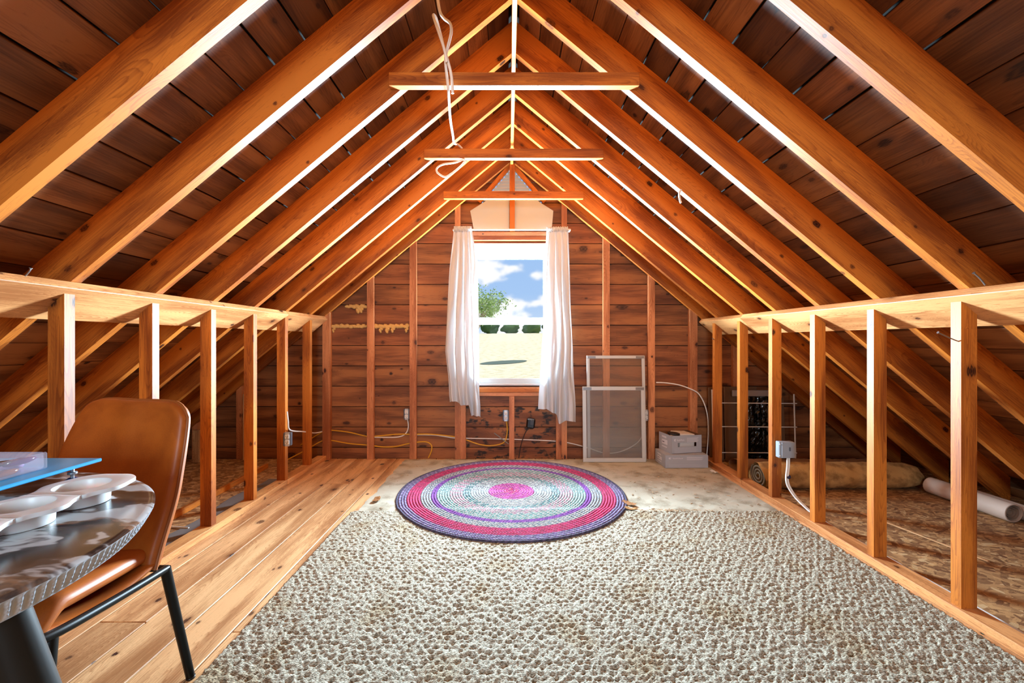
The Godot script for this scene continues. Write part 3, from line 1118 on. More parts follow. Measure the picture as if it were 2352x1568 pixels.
# ---------------------------------------------------------------- chair and table
func chair() -> void:
	var base := P(-1.26, 0.0, 1.16)
	var t := thing("leather_chair", "cognac leather chair with slim black legs tucked under the round table", "chair", base)
	var hide := std(Color.WHITE, 0.48)
	hide.albedo_texture = mottled(512, 512, streaks(81, 512, 512, 1, 0.01, 4), streaks(82, 512, 512, 1, 0.25, 2), func(a, b): return Color(0.70, 0.37, 0.11).lerp(Color(0.52, 0.235, 0.055), clampf((a - 0.2) * 0.6 + (b - 0.5) * 0.4, 0, 1)))
	hide.heightmap_enabled = true
	hide.heightmap_texture = hide.albedo_texture
	hide.heightmap_scale = 0.03
	var iron := std(Color(0.035, 0.036, 0.038), 0.38, 0.5)
	var back := func(u: float, w: float) -> Vector3:
		var k := (w + 1) / 2
		var half := lerpf(0.195, 0.216, smoothstep(0.0, 0.5, k)) * (1.0 - 0.03 * pow(k, 8.0))
		var y := 0.40 + 0.49 * k - 0.05 * pow(absf(u), 9.0) * pow(k, 3.0)
		var yaw := 0.10 * k * k * maxf(0.0, -u)
		return P(-1.262 + u * half, y, 1.345 + 0.115 * k - 0.05 * u * u * (0.55 + 0.45 * k) - 0.02 * pow(1 - k, 3.0) + yaw)
	var s := Shape.new()
	s.shell(back, 44, 40, 0.046, 30.0)
	var bk := part("backrest", s, hide, t)
	# stitched piping round the rim
	var rim := []
	for i in 30:
		rim.append(back.call(1.0, -1.0 + 2.0 * i / 29.0))
	for i in range(1, 30):
		rim.append(back.call(1.0 - 2.0 * i / 29.0, 1.0))
	for i in range(1, 30):
		rim.append(back.call(-1.0, 1.0 - 2.0 * i / 29.0))
	part("piping", tubed(rim, 0.006, 6, 1), std(Color(0.60, 0.33, 0.13), 0.5), bk)
	var seat := func(u: float, w: float) -> Vector3:
		var k := (w + 1) / 2
		var half := lerpf(0.165, 0.215, k) * (1.0 - 0.05 * pow(k, 8.0))
		return P(-1.262 + u * half, 0.425 + 0.035 * k + 0.014 * u * u - 0.05 * smoothstep(0.8, 1.0, k), 1.335 - 0.395 * k + 0.02 * u * u * k)
	s = Shape.new()
	s.shell(seat, 36, 32, 0.05, 12.0)
	part("seat", s, hide, t)
	# the leather goes on under the seat as a sling
	var sling := func(u: float, w: float) -> Vector3:
		var k := (w + 1) / 2
		return P(-1.262 + u * 0.195, 0.395 - 0.03 * sin(PI * k) + 0.03 * u * u, 1.33 - 0.37 * k)
	s = Shape.new()
	s.shell(sling, 24, 24, 0.03, 10.0)
	part("sling", s, hide, t)
	var fr := [P(-1.062, 0.385, 1.335), P(-1.052, 0.40, 1.15), P(-1.045, 0.42, 0.975), P(-1.08, 0.425, 0.945), P(-1.26, 0.425, 0.94), P(-1.44, 0.425, 0.945), P(-1.475, 0.42, 0.975), P(-1.47, 0.40, 1.15), P(-1.46, 0.385, 1.335)]
	part("frame", tubed(fr, 0.0115, 10, 5), iron, t)
	part("crossbar", tubed([P(-1.062, 0.385, 1.335), P(-1.26, 0.38, 1.345), P(-1.46, 0.385, 1.335)], 0.0105, 10, 4), iron, t)
	for a in [[-1.064, 0.388, 1.332, -1.03, 1.392], [-1.05, 0.415, 0.985, -0.995, 0.90], [-1.458, 0.388, 1.332, -1.52, 1.392], [-1.472, 0.415, 0.985, -1.525, 0.90]]:
		var lg := Shape.new()
		lg.tube([P(a[0], a[1], a[2]), P(lerpf(a[0], a[3], 0.5), a[1] * 0.5, lerpf(a[2], a[4], 0.5)), P(a[3], 0.004, a[4])], [0.0145, 0.0135, 0.0125], 12)
		var leg := part("leg", lg, iron, t)
		var ft := Shape.new()
		ft.lathe([Vector2(0.0, 0.0), Vector2(0.013, 0.0), Vector2(0.0135, 0.008), Vector2(0.0, 0.008)], 12, at(a[3], 0.0, a[4]))
		part("foot_cap", ft, M.black, leg)


func table() -> void:
	var c := P(-1.16, 0.0, 0.63)
	var t := thing("round_table", "round table with glossy marbled top and thick black legs", "table", c)
	var r := 0.502
	var marble := std(Color.WHITE, 0.2)
	var wn := noise(91, 0.006, 4)
	var wf := noise(93, 0.03, 4)
	var im := Image.create(768, 768, false, Image.FORMAT_RGB8)
	for y in 768:
		for x in 768:
			var qx := x * 0.45 + 90 * wn.get_noise_2d(x * 0.7, y * 1.4)
			var qy := y * 1.0 + 90 * wn.get_noise_2d(x * 0.7 + 500, y * 1.4)
			var a := wn.get_noise_2d(qx, qy) + 0.18 * wf.get_noise_2d(qx, qy)
			var b := wn.get_noise_2d(qx + 900, qy + 300) + 0.25 * wf.get_noise_2d(qx * 2, qy * 2)
			var col := Color(0.24, 0.21, 0.20).lerp(Color(0.52, 0.40, 0.32), clampf(b * 2.2 + 0.35, 0, 1))
			col = col.lerp(Color(0.74, 0.75, 0.76), smoothstep(-0.08, 0.16, a))  # pale grey swirls, spread wider to carry some reflected light too
			col = col.lerp(Color(0.05, 0.05, 0.05), smoothstep(0.18, 0.34, -a) * 0.8)
			im.set_pixel(x, y, col)
	marble.albedo_texture = tex(im)
	# top: a disc, its uv flat from above
	var s := Shape.new()
	var p := PackedVector3Array()
	var uv := PackedVector2Array()
	for q in [[0.0, 0.75], [0.25, 0.75], [0.485, 0.75], [0.4925, 0.7492], [0.4965, 0.746]]:
		for k in 160:
			var a := TAU * k / 160
			p.append(c + Vector3(cos(a) * q[0], q[1], sin(a) * q[0]))
			uv.append(Vector2(cos(a), sin(a)) * q[0] + Vector2(0.5, 0.5))
	s.grid(p, 5, 160, false, true, -1.0, uv)
	part("tabletop", s, marble, t)
	# the rim is cut into slanting facets that lean in under the top
	var rim := Shape.new()
	p = PackedVector3Array()
	var seg := 1320
	for q in 7:
		var v := q / 6.0
		for k in seg:
			var a := TAU * k / seg
			var wave := pow(absf(sin(a * 110.0 + v * 2.6)), 0.8) * 0.009 * sin(PI * clampf(v, 0, 1))
			var rr := 0.4965 - 0.020 * v * v - wave
			p.append(c + Vector3(cos(a) * rr, 0.746 - 0.036 * v, sin(a) * rr))
	rim.grid(p, 7, seg, false, true, -1.0)
	part("faceted_rim", rim, std(Color(0.70, 0.72, 0.76), 0.22, 0.15), t)
	var un := Shape.new()
	un.lathe([Vector2(0.0, 0.71), Vector2(0.477, 0.71)], 96, Transform3D(Basis(), c))
	part("underside", un, M.black, t)
	var iron := std(Color(0.05, 0.05, 0.052), 0.45, 0.3)
	for a in [[0.44, -0.02, 0.51, 0.11], [-0.2, -0.36, -0.24, -0.47], [-0.2, 0.36, -0.24, 0.47]]:
		var lg := Shape.new()
		lg.tube([c + Vector3(a[0], 0.712, -a[1]), c + Vector3(lerpf(a[0], a[2], 0.5), 0.36, -lerpf(a[1], a[3], 0.5)), c + Vector3(a[2], 0.001, -a[3])], [0.027, 0.034, 0.041], 24)
		part("leg", lg, iron, t)


func table_things() -> void:
	# white mould with a row of round wells, scalloped along both sides
	var wells := []
	for k in 4:
		wells.append(Vector2(-0.897 - 0.002 * k, 0.905 - 0.112 * k))
	var base := P(-0.897, 0.7502, 0.74)
	var tray := thing("silicone_mould", "white silicone mould tray with a row of round wells on the table", "mould", base)
	var sil := std(Color(0.90, 0.89, 0.89), 0.35)
	sil.subsurf_scatter_enabled = true
	sil.subsurf_scatter_strength = 0.25
	var outline := func(d: float) -> float:
		return 0.066 + 0.010 * cos(TAU * (d - 0.905) / 0.112)
	var p := PackedVector3Array()
	var nd := 90
	var prof := [[-1.0, 0.030], [-1.0, 0.036], [-0.93, 0.039], [-0.5, 0.039], [0.0, 0.039], [0.5, 0.039], [0.93, 0.039], [1.0, 0.036], [1.0, 0.030], [0.95, 0.028], [0.0, 0.028], [-0.95, 0.028]]
	# the flat flange, drawn as strips round each well
	var s := Shape.new()
	for k in 4:
		var w: Vector2 = wells[k]
		for lay in 2:
			p = PackedVector3Array()
			var y := 0.789 if lay == 0 else 0.779
			for q in 4:
				for i in 64:
					var a := TAU * i / 64
					var o := Vector2(cos(a), sin(a))
					var outer := minf(0.0565 / maxf(absf(o.y), 0.001), outline.call(w.y + clampf(o.y * 0.075, -0.056, 0.056)) / maxf(absf(o.x), 0.001))
					if k == 0 and o.y > 0:
						outer = minf(0.085, minf(0.08 / maxf(o.y, 0.001), outline.call(w.y + o.y * 0.05) / maxf(absf(o.x), 0.001)))
					var rr: float = lerpf(0.046, outer, q / 3.0)
					p.append(P(w.x + o.x * rr, y - (0.002 if q == 3 and lay == 0 else 0.0), w.y + o.y * rr))
			s.grid(p, 4, 64, false, true, 1.0 if lay == 0 else -1.0)
		p = PackedVector3Array()
		for q in 2:
			for i in 64:
				var a := TAU * i / 64
				var o := Vector2(cos(a), sin(a))
				var outer := minf(0.0565 / maxf(absf(o.y), 0.001), outline.call(w.y + clampf(o.y * 0.075, -0.056, 0.056)) / maxf(absf(o.x), 0.001))
				if k == 0 and o.y > 0:
					outer = minf(0.085, minf(0.08 / maxf(o.y, 0.001), outline.call(w.y + o.y * 0.05) / maxf(absf(o.x), 0.001)))
				p.append(P(w.x + o.x * outer, 0.787 - 0.008 * q, w.y + o.y * outer))
		s.grid(p, 2, 64, false, true, 1.0)
	part("flange", s, sil, tray)
	for k in 4:
		var w: Vector2 = wells[k]
		s = Shape.new()
		s.lathe([Vector2(0.0465, 0.789), Vector2(0.0445, 0.787), Vector2(0.042, 0.770), Vector2(0.041, 0.757), Vector2(0.038, 0.7545), Vector2(0.0, 0.754)], 48, at(w.x, 0, w.y))
		s.lathe([Vector2(0.0455, 0.780), Vector2(0.044, 0.7515), Vector2(0.043, 0.7503), Vector2(0.0, 0.7503)], 48, at(w.x, 0, w.y), -1.0)
		part("well", s, sil, tray)

	# blue levelling board on screw feet
	base = P(-1.19, 0.7502, 0.855)
	var lb := thing("levelling_board", "bright blue flat board raised on small screw feet over the table", "board", base)
	var blue := std(Color(0.22, 0.64, 0.86), 0.3)
	part("board", boxed(-1.39, -0.995, 0.797, 0.805, 0.655, 1.053, 0.002), blue, lb)
	for a in [[-1.02, 1.005], [-1.365, 1.02], [-1.02, 0.68], [-1.365, 0.68]]:
		var f := Shape.new()
		f.lathe([Vector2(0.0, 0.7503), Vector2(0.020, 0.7503), Vector2(0.022, 0.754), Vector2(0.0215, 0.762), Vector2(0.013, 0.768), Vector2(0.007, 0.772), Vector2(0.0, 0.772)], 24, at(a[0], 0, a[1]), -1.0)
		var foot := part("foot", f, std(Color(0.03, 0.14, 0.34), 0.25), lb)
		var sc := Shape.new()
		sc.lathe([Vector2(0.0035, 0.771), Vector2(0.0035, 0.780), Vector2(0.009, 0.780), Vector2(0.009, 0.785), Vector2(0.0035, 0.785), Vector2(0.0035, 0.797)], 12, at(a[0], 0, a[1]), -1.0)
		part("screw", sc, M.metal, foot)

	# translucent mould with coloured resin on the board
	base = P(-1.165, 0.8053, 0.84)
	var cm := thing("resin_mould", "cloudy translucent mould holding purple and amber resin on the blue board", "mould", base)
	var cloudy := std(Color(0.86, 0.82, 0.88, 0.12), 0.2)
	cloudy.transparency = BaseMaterial3D.TRANSPARENCY_ALPHA
	var sh := Shape.new()
	var x0 := -1.30
	var x1 := -1.033
	var d0 := 0.72
	var d1 := 0.965
	sh.block(at(x1 - 0.004, 0.8245, (d0 + d1) / 2), Vector3(0.008, 0.037, d1 - d0), 0.003)
	sh.block(at(x0 + 0.004, 0.8245, (d0 + d1) / 2), Vector3(0.008, 0.037, d1 - d0), 0.003)
	sh.block(at((x0 + x1) / 2, 0.8245, d1 - 0.004), Vector3(x1 - x0 - 0.016, 0.037, 0.008), 0.003)
	sh.block(at((x0 + x1) / 2, 0.8245, d0 + 0.004), Vector3(x1 - x0 - 0.016, 0.037, 0.008), 0.003)
	sh.block(at((x0 + x1) / 2, 0.808, (d0 + d1) / 2), Vector3(x1 - x0 - 0.016, 0.004, d1 - d0 - 0.016), 0.001)
	part("shell", sh, cloudy, cm)
	var r := RandomNumberGenerator.new()
	r.seed = 6
	var cols := [Color(0.34, 0.05, 0.36), Color(0.62, 0.34, 0.14), Color(0.20, 0.15, 0.17), Color(0.66, 0.55, 0.72), Color(0.70, 0.45, 0.24)]
	var nz := noise(7, 30.0)
	for a in [[-1.051, 0.832, 0.925, 0.009, 0.007, 0.032, 0], [-1.051, 0.815, 0.895, 0.009, 0.007, 0.026, 1], [-1.056, 0.836, 0.885, 0.014, 0.005, 0.03, 2], [-1.085, 0.821, 0.935, 0.022, 0.011, 0.02, 3], [-1.085, 0.816, 0.86, 0.022, 0.008, 0.03, 4], [-1.16, 0.820, 0.85, 0.045, 0.010, 0.08, 2]]:
		var pts := PackedVector3Array()
		for i in 13:
			for j in 20:
				var th := PI * i / 12.0
				var ph := TAU * j / 20.0
				var dv := Vector3(sin(th) * cos(ph), cos(th), sin(th) * sin(ph))
				var o := dv * Vector3(a[3], a[4], a[5])
				pts.append(P(a[0], a[1], a[2]) + o * (1.0 + 0.25 * nz.get_noise_3d(o.x, o.y * 2, o.z + a[0] * 9)))
		var bs := Shape.new()
		bs.grid(pts, 13, 20, false, true, 1.0)
		part("resin", bs, std(cols[a[6]], 0.15), cm)


# ---------------------------------------------------------------- things along the walls
func leaning_frame(label: String, x: float, w: float, h: float, bar: float, d_foot: float, d_top: float, grey: Color, alpha: float) -> void:
	var lean := asin((d_top - d_foot) / h)
	var b := Basis(Vector3(1, 0, 0), -lean)
	var o := P(x, 0.0075, d_foot)
	var t := thing("storm_window", label, "storm window", o, "aluminium storm windows by the wall")
	var alu := std(Color(0.78, 0.79, 0.79), 0.4, 0.35)
	for a in [[0.0, bar / 2, w, bar], [0.0, h - bar / 2, w, bar]]:
		var s := Shape.new()
		s.block(Transform3D(b, o + b * Vector3(a[0], a[1], 0)), Vector3(a[2], a[3], 0.012), 0.002)
		part("rail", s, alu, t)
	for sx in [-1.0, 1.0]:
		var s := Shape.new()
		s.block(Transform3D(b, o + b * Vector3(sx * (w - bar) / 2, h / 2, 0)), Vector3(bar, h - bar * 2, 0.012), 0.002)
		part("stile", s, alu, t)
		var cn := Shape.new()
		cn.block(Transform3D(b, o + b * Vector3(sx * (w / 2 - 0.045), h - bar * 0.55, 0.0066)), Vector3(0.075, bar * 0.7, 0.002), 0.0005)
		part("corner_key", cn, M.steel, t)
	var g := Shape.new()
	g.block(Transform3D(b, o + b * Vector3(0, h / 2, 0)), Vector3(w - bar * 1.6, h - bar * 1.6, 0.003), 0.0)
	var gm := std(Color(grey, alpha), 0.2)
	gm.transparency = BaseMaterial3D.TRANSPARENCY_ALPHA
	part("pane", g, gm, t)


func storm_windows() -> void:
	leaning_frame("taller pale metal storm window frame leaning against the boards", 0.985, 0.535, 0.955, 0.028, 3.905, 3.955, Color(0.6, 0.6, 0.58), 0.06)
	leaning_frame("shorter pale metal storm window with grey glass standing in front", 0.952, 0.565, 0.675, 0.034, 3.862, 3.902, Color(0.62, 0.64, 0.66), 0.14)


# printed carton face: pale lines of print on grey board
func carton_print(sd: int, side: bool) -> ImageTexture:
	var im := Image.create(256, 128, false, Image.FORMAT_RGB8)
	im.fill(Color(0.66, 0.68, 0.72))
	var r := RandomNumberGenerator.new()
	r.seed = sd
	var pale := Color(0.84, 0.85, 0.88)
	if side:
		im.fill_rect(Rect2i(60, 18, 90, 14), pale)
		im.fill_rect(Rect2i(60, 44, 110, 34), pale)
		im.fill_rect(Rect2i(70, 60, 40, 5), Color(0.14, 0.15, 0.22))
		im.fill_rect(Rect2i(60, 92, 100, 8), pale)
	else:
		for k in 4:
			im.fill_rect(Rect2i(128, 18 + k * 9, 100 - 8 * (k % 2), 3), pale)
		for k in 3:
			im.fill_rect(Rect2i(20, 92 + k * 11, 190 + 10 * (k % 2), 3), Color(0.72, 0.73, 0.77))
		# a round mark and a blurred word beside it
		for y in range(-9, 10):
			for x in range(-9, 10):
				if x * x + y * y < 80 and not (x > 1 and absi(y) < 4):
					im.set_pixel(26 + x, 30 + y, pale)
		var x0 := 44
		for k in 7:
			im.fill_rect(Rect2i(x0, 25 + (k * 3) % 4, 4, 9), pale)
			im.fill_rect(Rect2i(x0, 33, 7, 2), pale)
			x0 += 9
	return tex(im)


# one carton panel with its own print
func carton_panel(t: Node3D, called: String, xf: Transform3D, w: float, h: float, m: Material) -> void:
	var s := Shape.new()
	var q := [Vector2(-0.5, -0.5), Vector2(0.5, -0.5), Vector2(0.5, 0.5), Vector2(-0.5, 0.5)]
	for k in [1.0, -1.0]:
		var pts := []
		var uvs := []
		for e in q:
			pts.append(xf * Vector3(e.x * w, e.y * h, 0.0015 * k))
			uvs.append(Vector2(e.x + 0.5, 0.5 - e.y))
		s.face(pts, xf.basis.z * k, uvs)
	for i in 4:
		var a: Vector2 = q[i] * Vector2(w, h)
		var b: Vector2 = q[(i + 1) % 4] * Vector2(w, h)
		var mid := (a + b).normalized()
		s.face([xf * Vector3(a.x, a.y, 0.0015), xf * Vector3(b.x, b.y, 0.0015), xf * Vector3(b.x, b.y, -0.0015), xf * Vector3(a.x, a.y, -0.0015)], xf.basis * Vector3(mid.x, mid.y, 0), [Vector2.ZERO, Vector2.ZERO, Vector2.ZERO, Vector2.ZERO])
	part(called, s, m, t)


func cartons() -> void:
	var front := std(Color.WHITE, 0.8)
	front.albedo_texture = carton_print(1, false)
	var side := std(Color.WHITE, 0.8)
	side.albedo_texture = carton_print(2, true)
	var card := std(Color(0.66, 0.68, 0.72), 0.8)
	var kraft := std(Color(0.45, 0.30, 0.18), 0.85)
	# the flat, closed one underneath
	var turn := Basis(Vector3.UP, 0.03)
	var o := P(1.524, 0.0075, 3.80)
	var w := 0.368
	var h := 0.108
	var dp := 0.235
	var lo := thing("flooring_carton", "low closed grey printed carton at the bottom of the stack", "carton", o, "grey cartons in the corner")
	var xf := Transform3D(turn, o)
	carton_panel(lo, "front_panel", xf * Transform3D(Basis(), Vector3(0, h / 2, dp / 2)), w, h, front)
	carton_panel(lo, "back_panel", xf * Transform3D(Basis(Vector3.UP, PI), Vector3(0, h / 2, -dp / 2)), w, h, card)
	carton_panel(lo, "side_panel", xf * Transform3D(Basis(Vector3.UP, -PI / 2), Vector3(-w / 2, h / 2, 0)), dp, h, side)
	carton_panel(lo, "side_panel", xf * Transform3D(Basis(Vector3.UP, PI / 2), Vector3(w / 2, h / 2, 0)), dp, h, card)
	carton_panel(lo, "top_panel", xf * Transform3D(Basis(Vector3.RIGHT, -PI / 2), Vector3(0, h, 0)), w, dp, card)
	carton_panel(lo, "bottom_panel", xf * Transform3D(Basis(Vector3.RIGHT, PI / 2), Vector3(0, 0.002, 0)), w, dp, card)
	# the open one on top, a window cut in its front
	turn = Basis(Vector3.UP, 0.19)
	o = P(1.532, 0.118, 3.84)
	w = 0.285
	h = 0.155
	dp = 0.21
	xf = Transform3D(turn, o)
	var up := thing("open_carton", "open grey printed carton with a cut-out, on top of the stack", "carton", o, "grey cartons in the corner")
	# front round the cut-out: whole strips above and below, short ones beside it
	var s := Shape.new()
	for a in [[-w / 2, w / 2, 0.0, 0.058], [-w / 2, w / 2, 0.094, h], [-w / 2, -w / 2 + 0.055, 0.058, 0.094], [w / 2 - 0.05, w / 2, 0.058, 0.094]]:
		var pts := []
		var uvs := []
		for q in [[a[0], a[2]], [a[1], a[2]], [a[1], a[3]], [a[0], a[3]]]:
			pts.append(xf * Vector3(q[0], q[1], dp / 2))
			uvs.append(Vector2(q[0] / w + 0.5, 1.0 - q[1] / h))
		s.face(pts, turn.z, uvs)
		var inner := []
		for q in [[a[0], a[2]], [a[1], a[2]], [a[1], a[3]], [a[0], a[3]]]:
			inner.append(xf * Vector3(q[0], q[1], dp / 2 - 0.003))
		s.face(inner, -turn.z, uvs)
	part("front_panel", s, front, up)
	carton_panel(up, "back_panel", xf * Transform3D(Basis(Vector3.UP, PI), Vector3(0, h / 2, -dp / 2)), w, h, kraft)
	carton_panel(up, "side_panel", xf * Transform3D(Basis(Vector3.UP, -PI / 2), Vector3(-w / 2, h / 2, 0)), dp, h, side)
	carton_panel(up, "side_panel", xf * Transform3D(Basis(Vector3.UP, PI / 2), Vector3(w / 2, h / 2, 0)), dp, h, kraft)
	carton_panel(up, "bottom_panel", xf * Transform3D(Basis(Vector3.RIGHT, -PI / 2), Vector3(0, 0.002, 0)), w, dp, kraft)
	# what lies in it
	s = Shape.new()
	s.block(xf * Transform3D(Basis(Vector3.FORWARD, 0.05), Vector3(0.02, 0.08, 0.0)), Vector3(0.14, 0.16, 0.16), 0.004)
	solo("white_packet", s, std(Color(0.86, 0.84, 0.82), 0.6), "white packet sticking up out of the open carton", "packet")
	s = Shape.new()
	s.lathe([Vector2(0.0, 0.0), Vector2(0.052, 0.0), Vector2(0.055, 0.004), Vector2(0.055, 0.012), Vector2(0.050, 0.016), Vector2(0.0, 0.017)], 36, xf * Transform3D(Basis(Vector3.FORWARD, 0.1), Vector3(-0.075, h - 0.004, 0.025)))
	solo("black_disc", s, std(Color(0.10, 0.08, 0.075), 0.5), "round flat black disc lying on the rim of the open carton", "disc")


func eaves() -> void:
	# rolled carpet behind the right knee wall
	var base := P(2.46, 0.001, 3.22)
	var t := thing("carpet_roll", "tan rolled-up carpet lying under the eave behind the studs", "carpet roll", base)
	var pts := PackedVector3Array()
	var nn := noise(101, 2.0, 3)
	for i in 50:
		var u := i / 49.0
		for j in 28:
			var a := TAU * j / 28
			var r := 0.095 * (1.0 + 0.07 * nn.get_noise_2d(u * 6, cos(a) * 1.5) - 0.35 * pow(u, 18.0))
			var y := 0.093 + sin(a) * r * 0.97
			pts.append(P(1.86 + 1.19 * u + 0.015 * sin(a * 2), maxf(0.002, y), 3.215 + cos(a) * r * 1.12))
	var s := Shape.new()
	s.grid(pts, 50, 28, false, true, -1.0)
	var tan := std(Color.WHITE, 0.95)
	tan.albedo_texture = mottled(512, 256, streaks(102, 512, 256, 1, 0.02, 4), streaks(103, 512, 256, 1, 0.3, 2), func(a, b): return Color(0.80, 0.64, 0.40).lerp(Color(0.56, 0.42, 0.24), clampf((a - 0.4) * 2 + (b - 0.5) * 0.6, 0, 1)))
	part("backing", s, tan, t)
	# the spiral of pile at its open end
	var sp := []
	for k in 90:
		var a := k * 0.22
		var r := 0.012 + 0.078 * k / 89.0
		sp.append(P(1.868, 0.093 + sin(a) * r * 0.95, 3.215 + cos(a) * r * 1.08))
	part("pile_spiral", tubed(sp, 0.0075, 6, 1), std(Color(0.42, 0.36, 0.28), 0.98), t)
	# flattened strip of carpet behind it
	pts = PackedVector3Array()
	for i in 40:
		var u := i / 39.0
		for j in 16:
			var a := TAU * j / 16
			pts.append(P(1.87 + 1.15 * u, maxf(0.002, 0.062 + 0.058 * sin(a) + 0.012 * nn.get_noise_2d(u * 5, 4.0)), 3.52 + 0.13 * cos(a) + 0.02 * nn.get_noise_1d(u * 4)))
	s = Shape.new()
	s.grid(pts, 40, 16, false, true, -1.0)
	solo("carpet_strip", s, std(Color(0.52, 0.38, 0.26), 0.95), "flattened brown roll of carpet behind the tan roll", "carpet roll")
	# two paper tubes side by side
	var paper := std(Color(0.84, 0.76, 0.70), 0.6)
	for a in [[3.035, 0.056, 2.58, 3.09, "thick pale paper tube lying nearest the studs under the eave"], [3.142, 0.045, 2.50, 3.02, "thinner pale paper tube pushed further down under the eave"]]:
		var tb := thing("paper_tube", a[4], "tube", P(a[0], 0.001, (a[2] + a[3]) / 2), "paper tubes under the eave")
		s = Shape.new()
		var y: float = a[1] + 0.002
		var b := Basis(Vector3(1, 0, 0), -PI / 2)
		var r: float = a[1]
		s.lathe([Vector2(r - 0.006, 0.0), Vector2(r, 0.0), Vector2(r, a[3] - a[2]), Vector2(r - 0.006, a[3] - a[2]), Vector2(r - 0.006, 0.0)], 28, Transform3D(b, P(a[0], y, a[2])))
		part("wall", s, paper, tb)
		s = Shape.new()
		for k in 3:
			var rr := r - 0.014 - 0.012 * k
			s.lathe([Vector2(rr - 0.0015, 0.01 + 0.005 * k), Vector2(rr, 0.01 + 0.005 * k), Vector2(rr, 0.3), Vector2(rr - 0.0015, 0.3)], 24, Transform3D(b, P(a[0], y, a[2])))
		part("inner_roll", s, std(Color(0.70, 0.60, 0.52), 0.8), tb)

	# what leans against the gable boards in the right eave
	var card := std(Color(0.42, 0.31, 0.22), 0.85)
	s = Shape.new()
	var lean := Basis(Vector3(1, 0, 0), -0.05)
	s.block(Transform3D(lean, P(2.12, 0.34, 3.92)), Vector3(0.30, 0.675, 0.012), 0.002)
	s.block(Transform3D(lean, P(2.40, 0.29, 3.925)), Vector3(0.24, 0.57, 0.012), 0.002)
	s.block(Transform3D(lean, P(1.895, 0.34, 3.925)), Vector3(0.13, 0.66, 0.012), 0.002)
	solo("cardboard_sheet", s, card, "brown cardboard sheet leaning on the gable wall in the dark eave", "cardboard")
	var rack := thing("wire_rack", "white wire rack standing before the cardboard in the eave", "rack", P(2.18, 0.001, 3.815))
	for y in [0.105, 0.335, 0.545]:
		part("wire", tubed([P(1.815, y, 3.815), P(2.56, y - 0.005, 3.815)], 0.0045, 6, 1), M.white, rack)
	part("post", tubed([P(1.825, 0.002, 3.815), P(1.822, 0.66, 3.84)], 0.009, 8, 1), M.white, rack)
	part("post", tubed([P(2.55, 0.002, 3.815), P(2.55, 0.62, 3.84)], 0.006, 8, 1), M.white, rack)
	# black plastic sheet, crumpled
	var nb := noise(105, 5.0, 4)
	var bag := PackedVector3Array()
	for i in 40:
		for j in 50:
			var u := i / 39.0
			var v := j / 49.0
			bag.append(P(2.06 + 0.27 * u + 0.02 * nb.get_noise_2d(u, v * 3), 0.004 + 0.60 * v, 3.862 + 0.012 * v + 0.07 * (nb.get_noise_2d(u * 1.1, v * 0.16) * 0.4 - 0.16)))
	s = Shape.new()
	s.grid(bag, 40, 50, false, false, 1.0)
	solo("black_plastic", s, std(Color(0.02, 0.02, 0.022), 0.16), "crumpled shiny black plastic sheet hanging in the wire rack", "plastic sheet")
	s = Shape.new()
	s.block(at(2.19, 0.625, 3.862), Vector3(0.36, 0.055, 0.02), 0.004)
	solo("metal_strip", s, std(Color(0.66, 0.66, 0.68), 0.35, 0.6), "short bright metal strip across the top of the black plastic", "strip")

	# loose sticks, the felt strip and bits on the flake board
	solo("wood_strip", lumber(at(-2.06, 0.02, 2.75, INWARD * Basis(Vector3.UP, 0.02)), Vector3(1.9, 0.04, 0.022), Color(1.15, 1.05, 0.85)), M.timber, "long thin wood strip lying on the flake board behind the chair", "wood strip")
	solo("thin_lath", lumber(at(2.30, 0.006, 2.42, Basis(Vector3.UP, -1.35)), Vector3(0.62, 0.008, 0.012), Color(1.2, 1.1, 1.0)), M.pine, "thin pale lath lying on the flake board near the paper tubes", "lath")
	solo("white_stick", tubed([P(-2.02, 0.006, 2.52), P(-1.86, 0.006, 2.50)], 0.005, 6, 1), M.white, "short white stick lying on the flake board beside the chair", "stick")
	s = Shape.new()
	var fp := PackedVector3Array()
	for i in 60:
		for j in 3:
			var d := 1.0 + 2.4 * i / 59.0
			fp.append(P(-1.772 - 0.07 * j - (0.02 * sin(d * 9) if j == 2 else 0.0), 0.003 + 0.003 * absf(sin(d * 7 + j)), d))
	s.grid(fp, 60, 3, false, false, 1.0)
	solo("felt_strip", s, std(Color(0.46, 0.43, 0.42), 0.9), "grey felt strip along the outer foot of the left stud wall", "felt")
	solo("offcut_post", lumber(at(-2.40, 0.31, 3.93, UPRIGHT), Vector3(0.60, 0.045, 0.03), Color(0.9, 0.95, 0.95)), M.pine, "taller greyish wood offcut standing on end in the left eave", "offcut")
	solo("offcut_post", lumber(at(-2.80, 0.15, 3.86, UPRIGHT), Vector3(0.29, 0.055, 0.03), Color(0.9, 0.95, 0.95)), M.pine, "shorter greyish wood offcut standing on end in the left eave", "offcut")


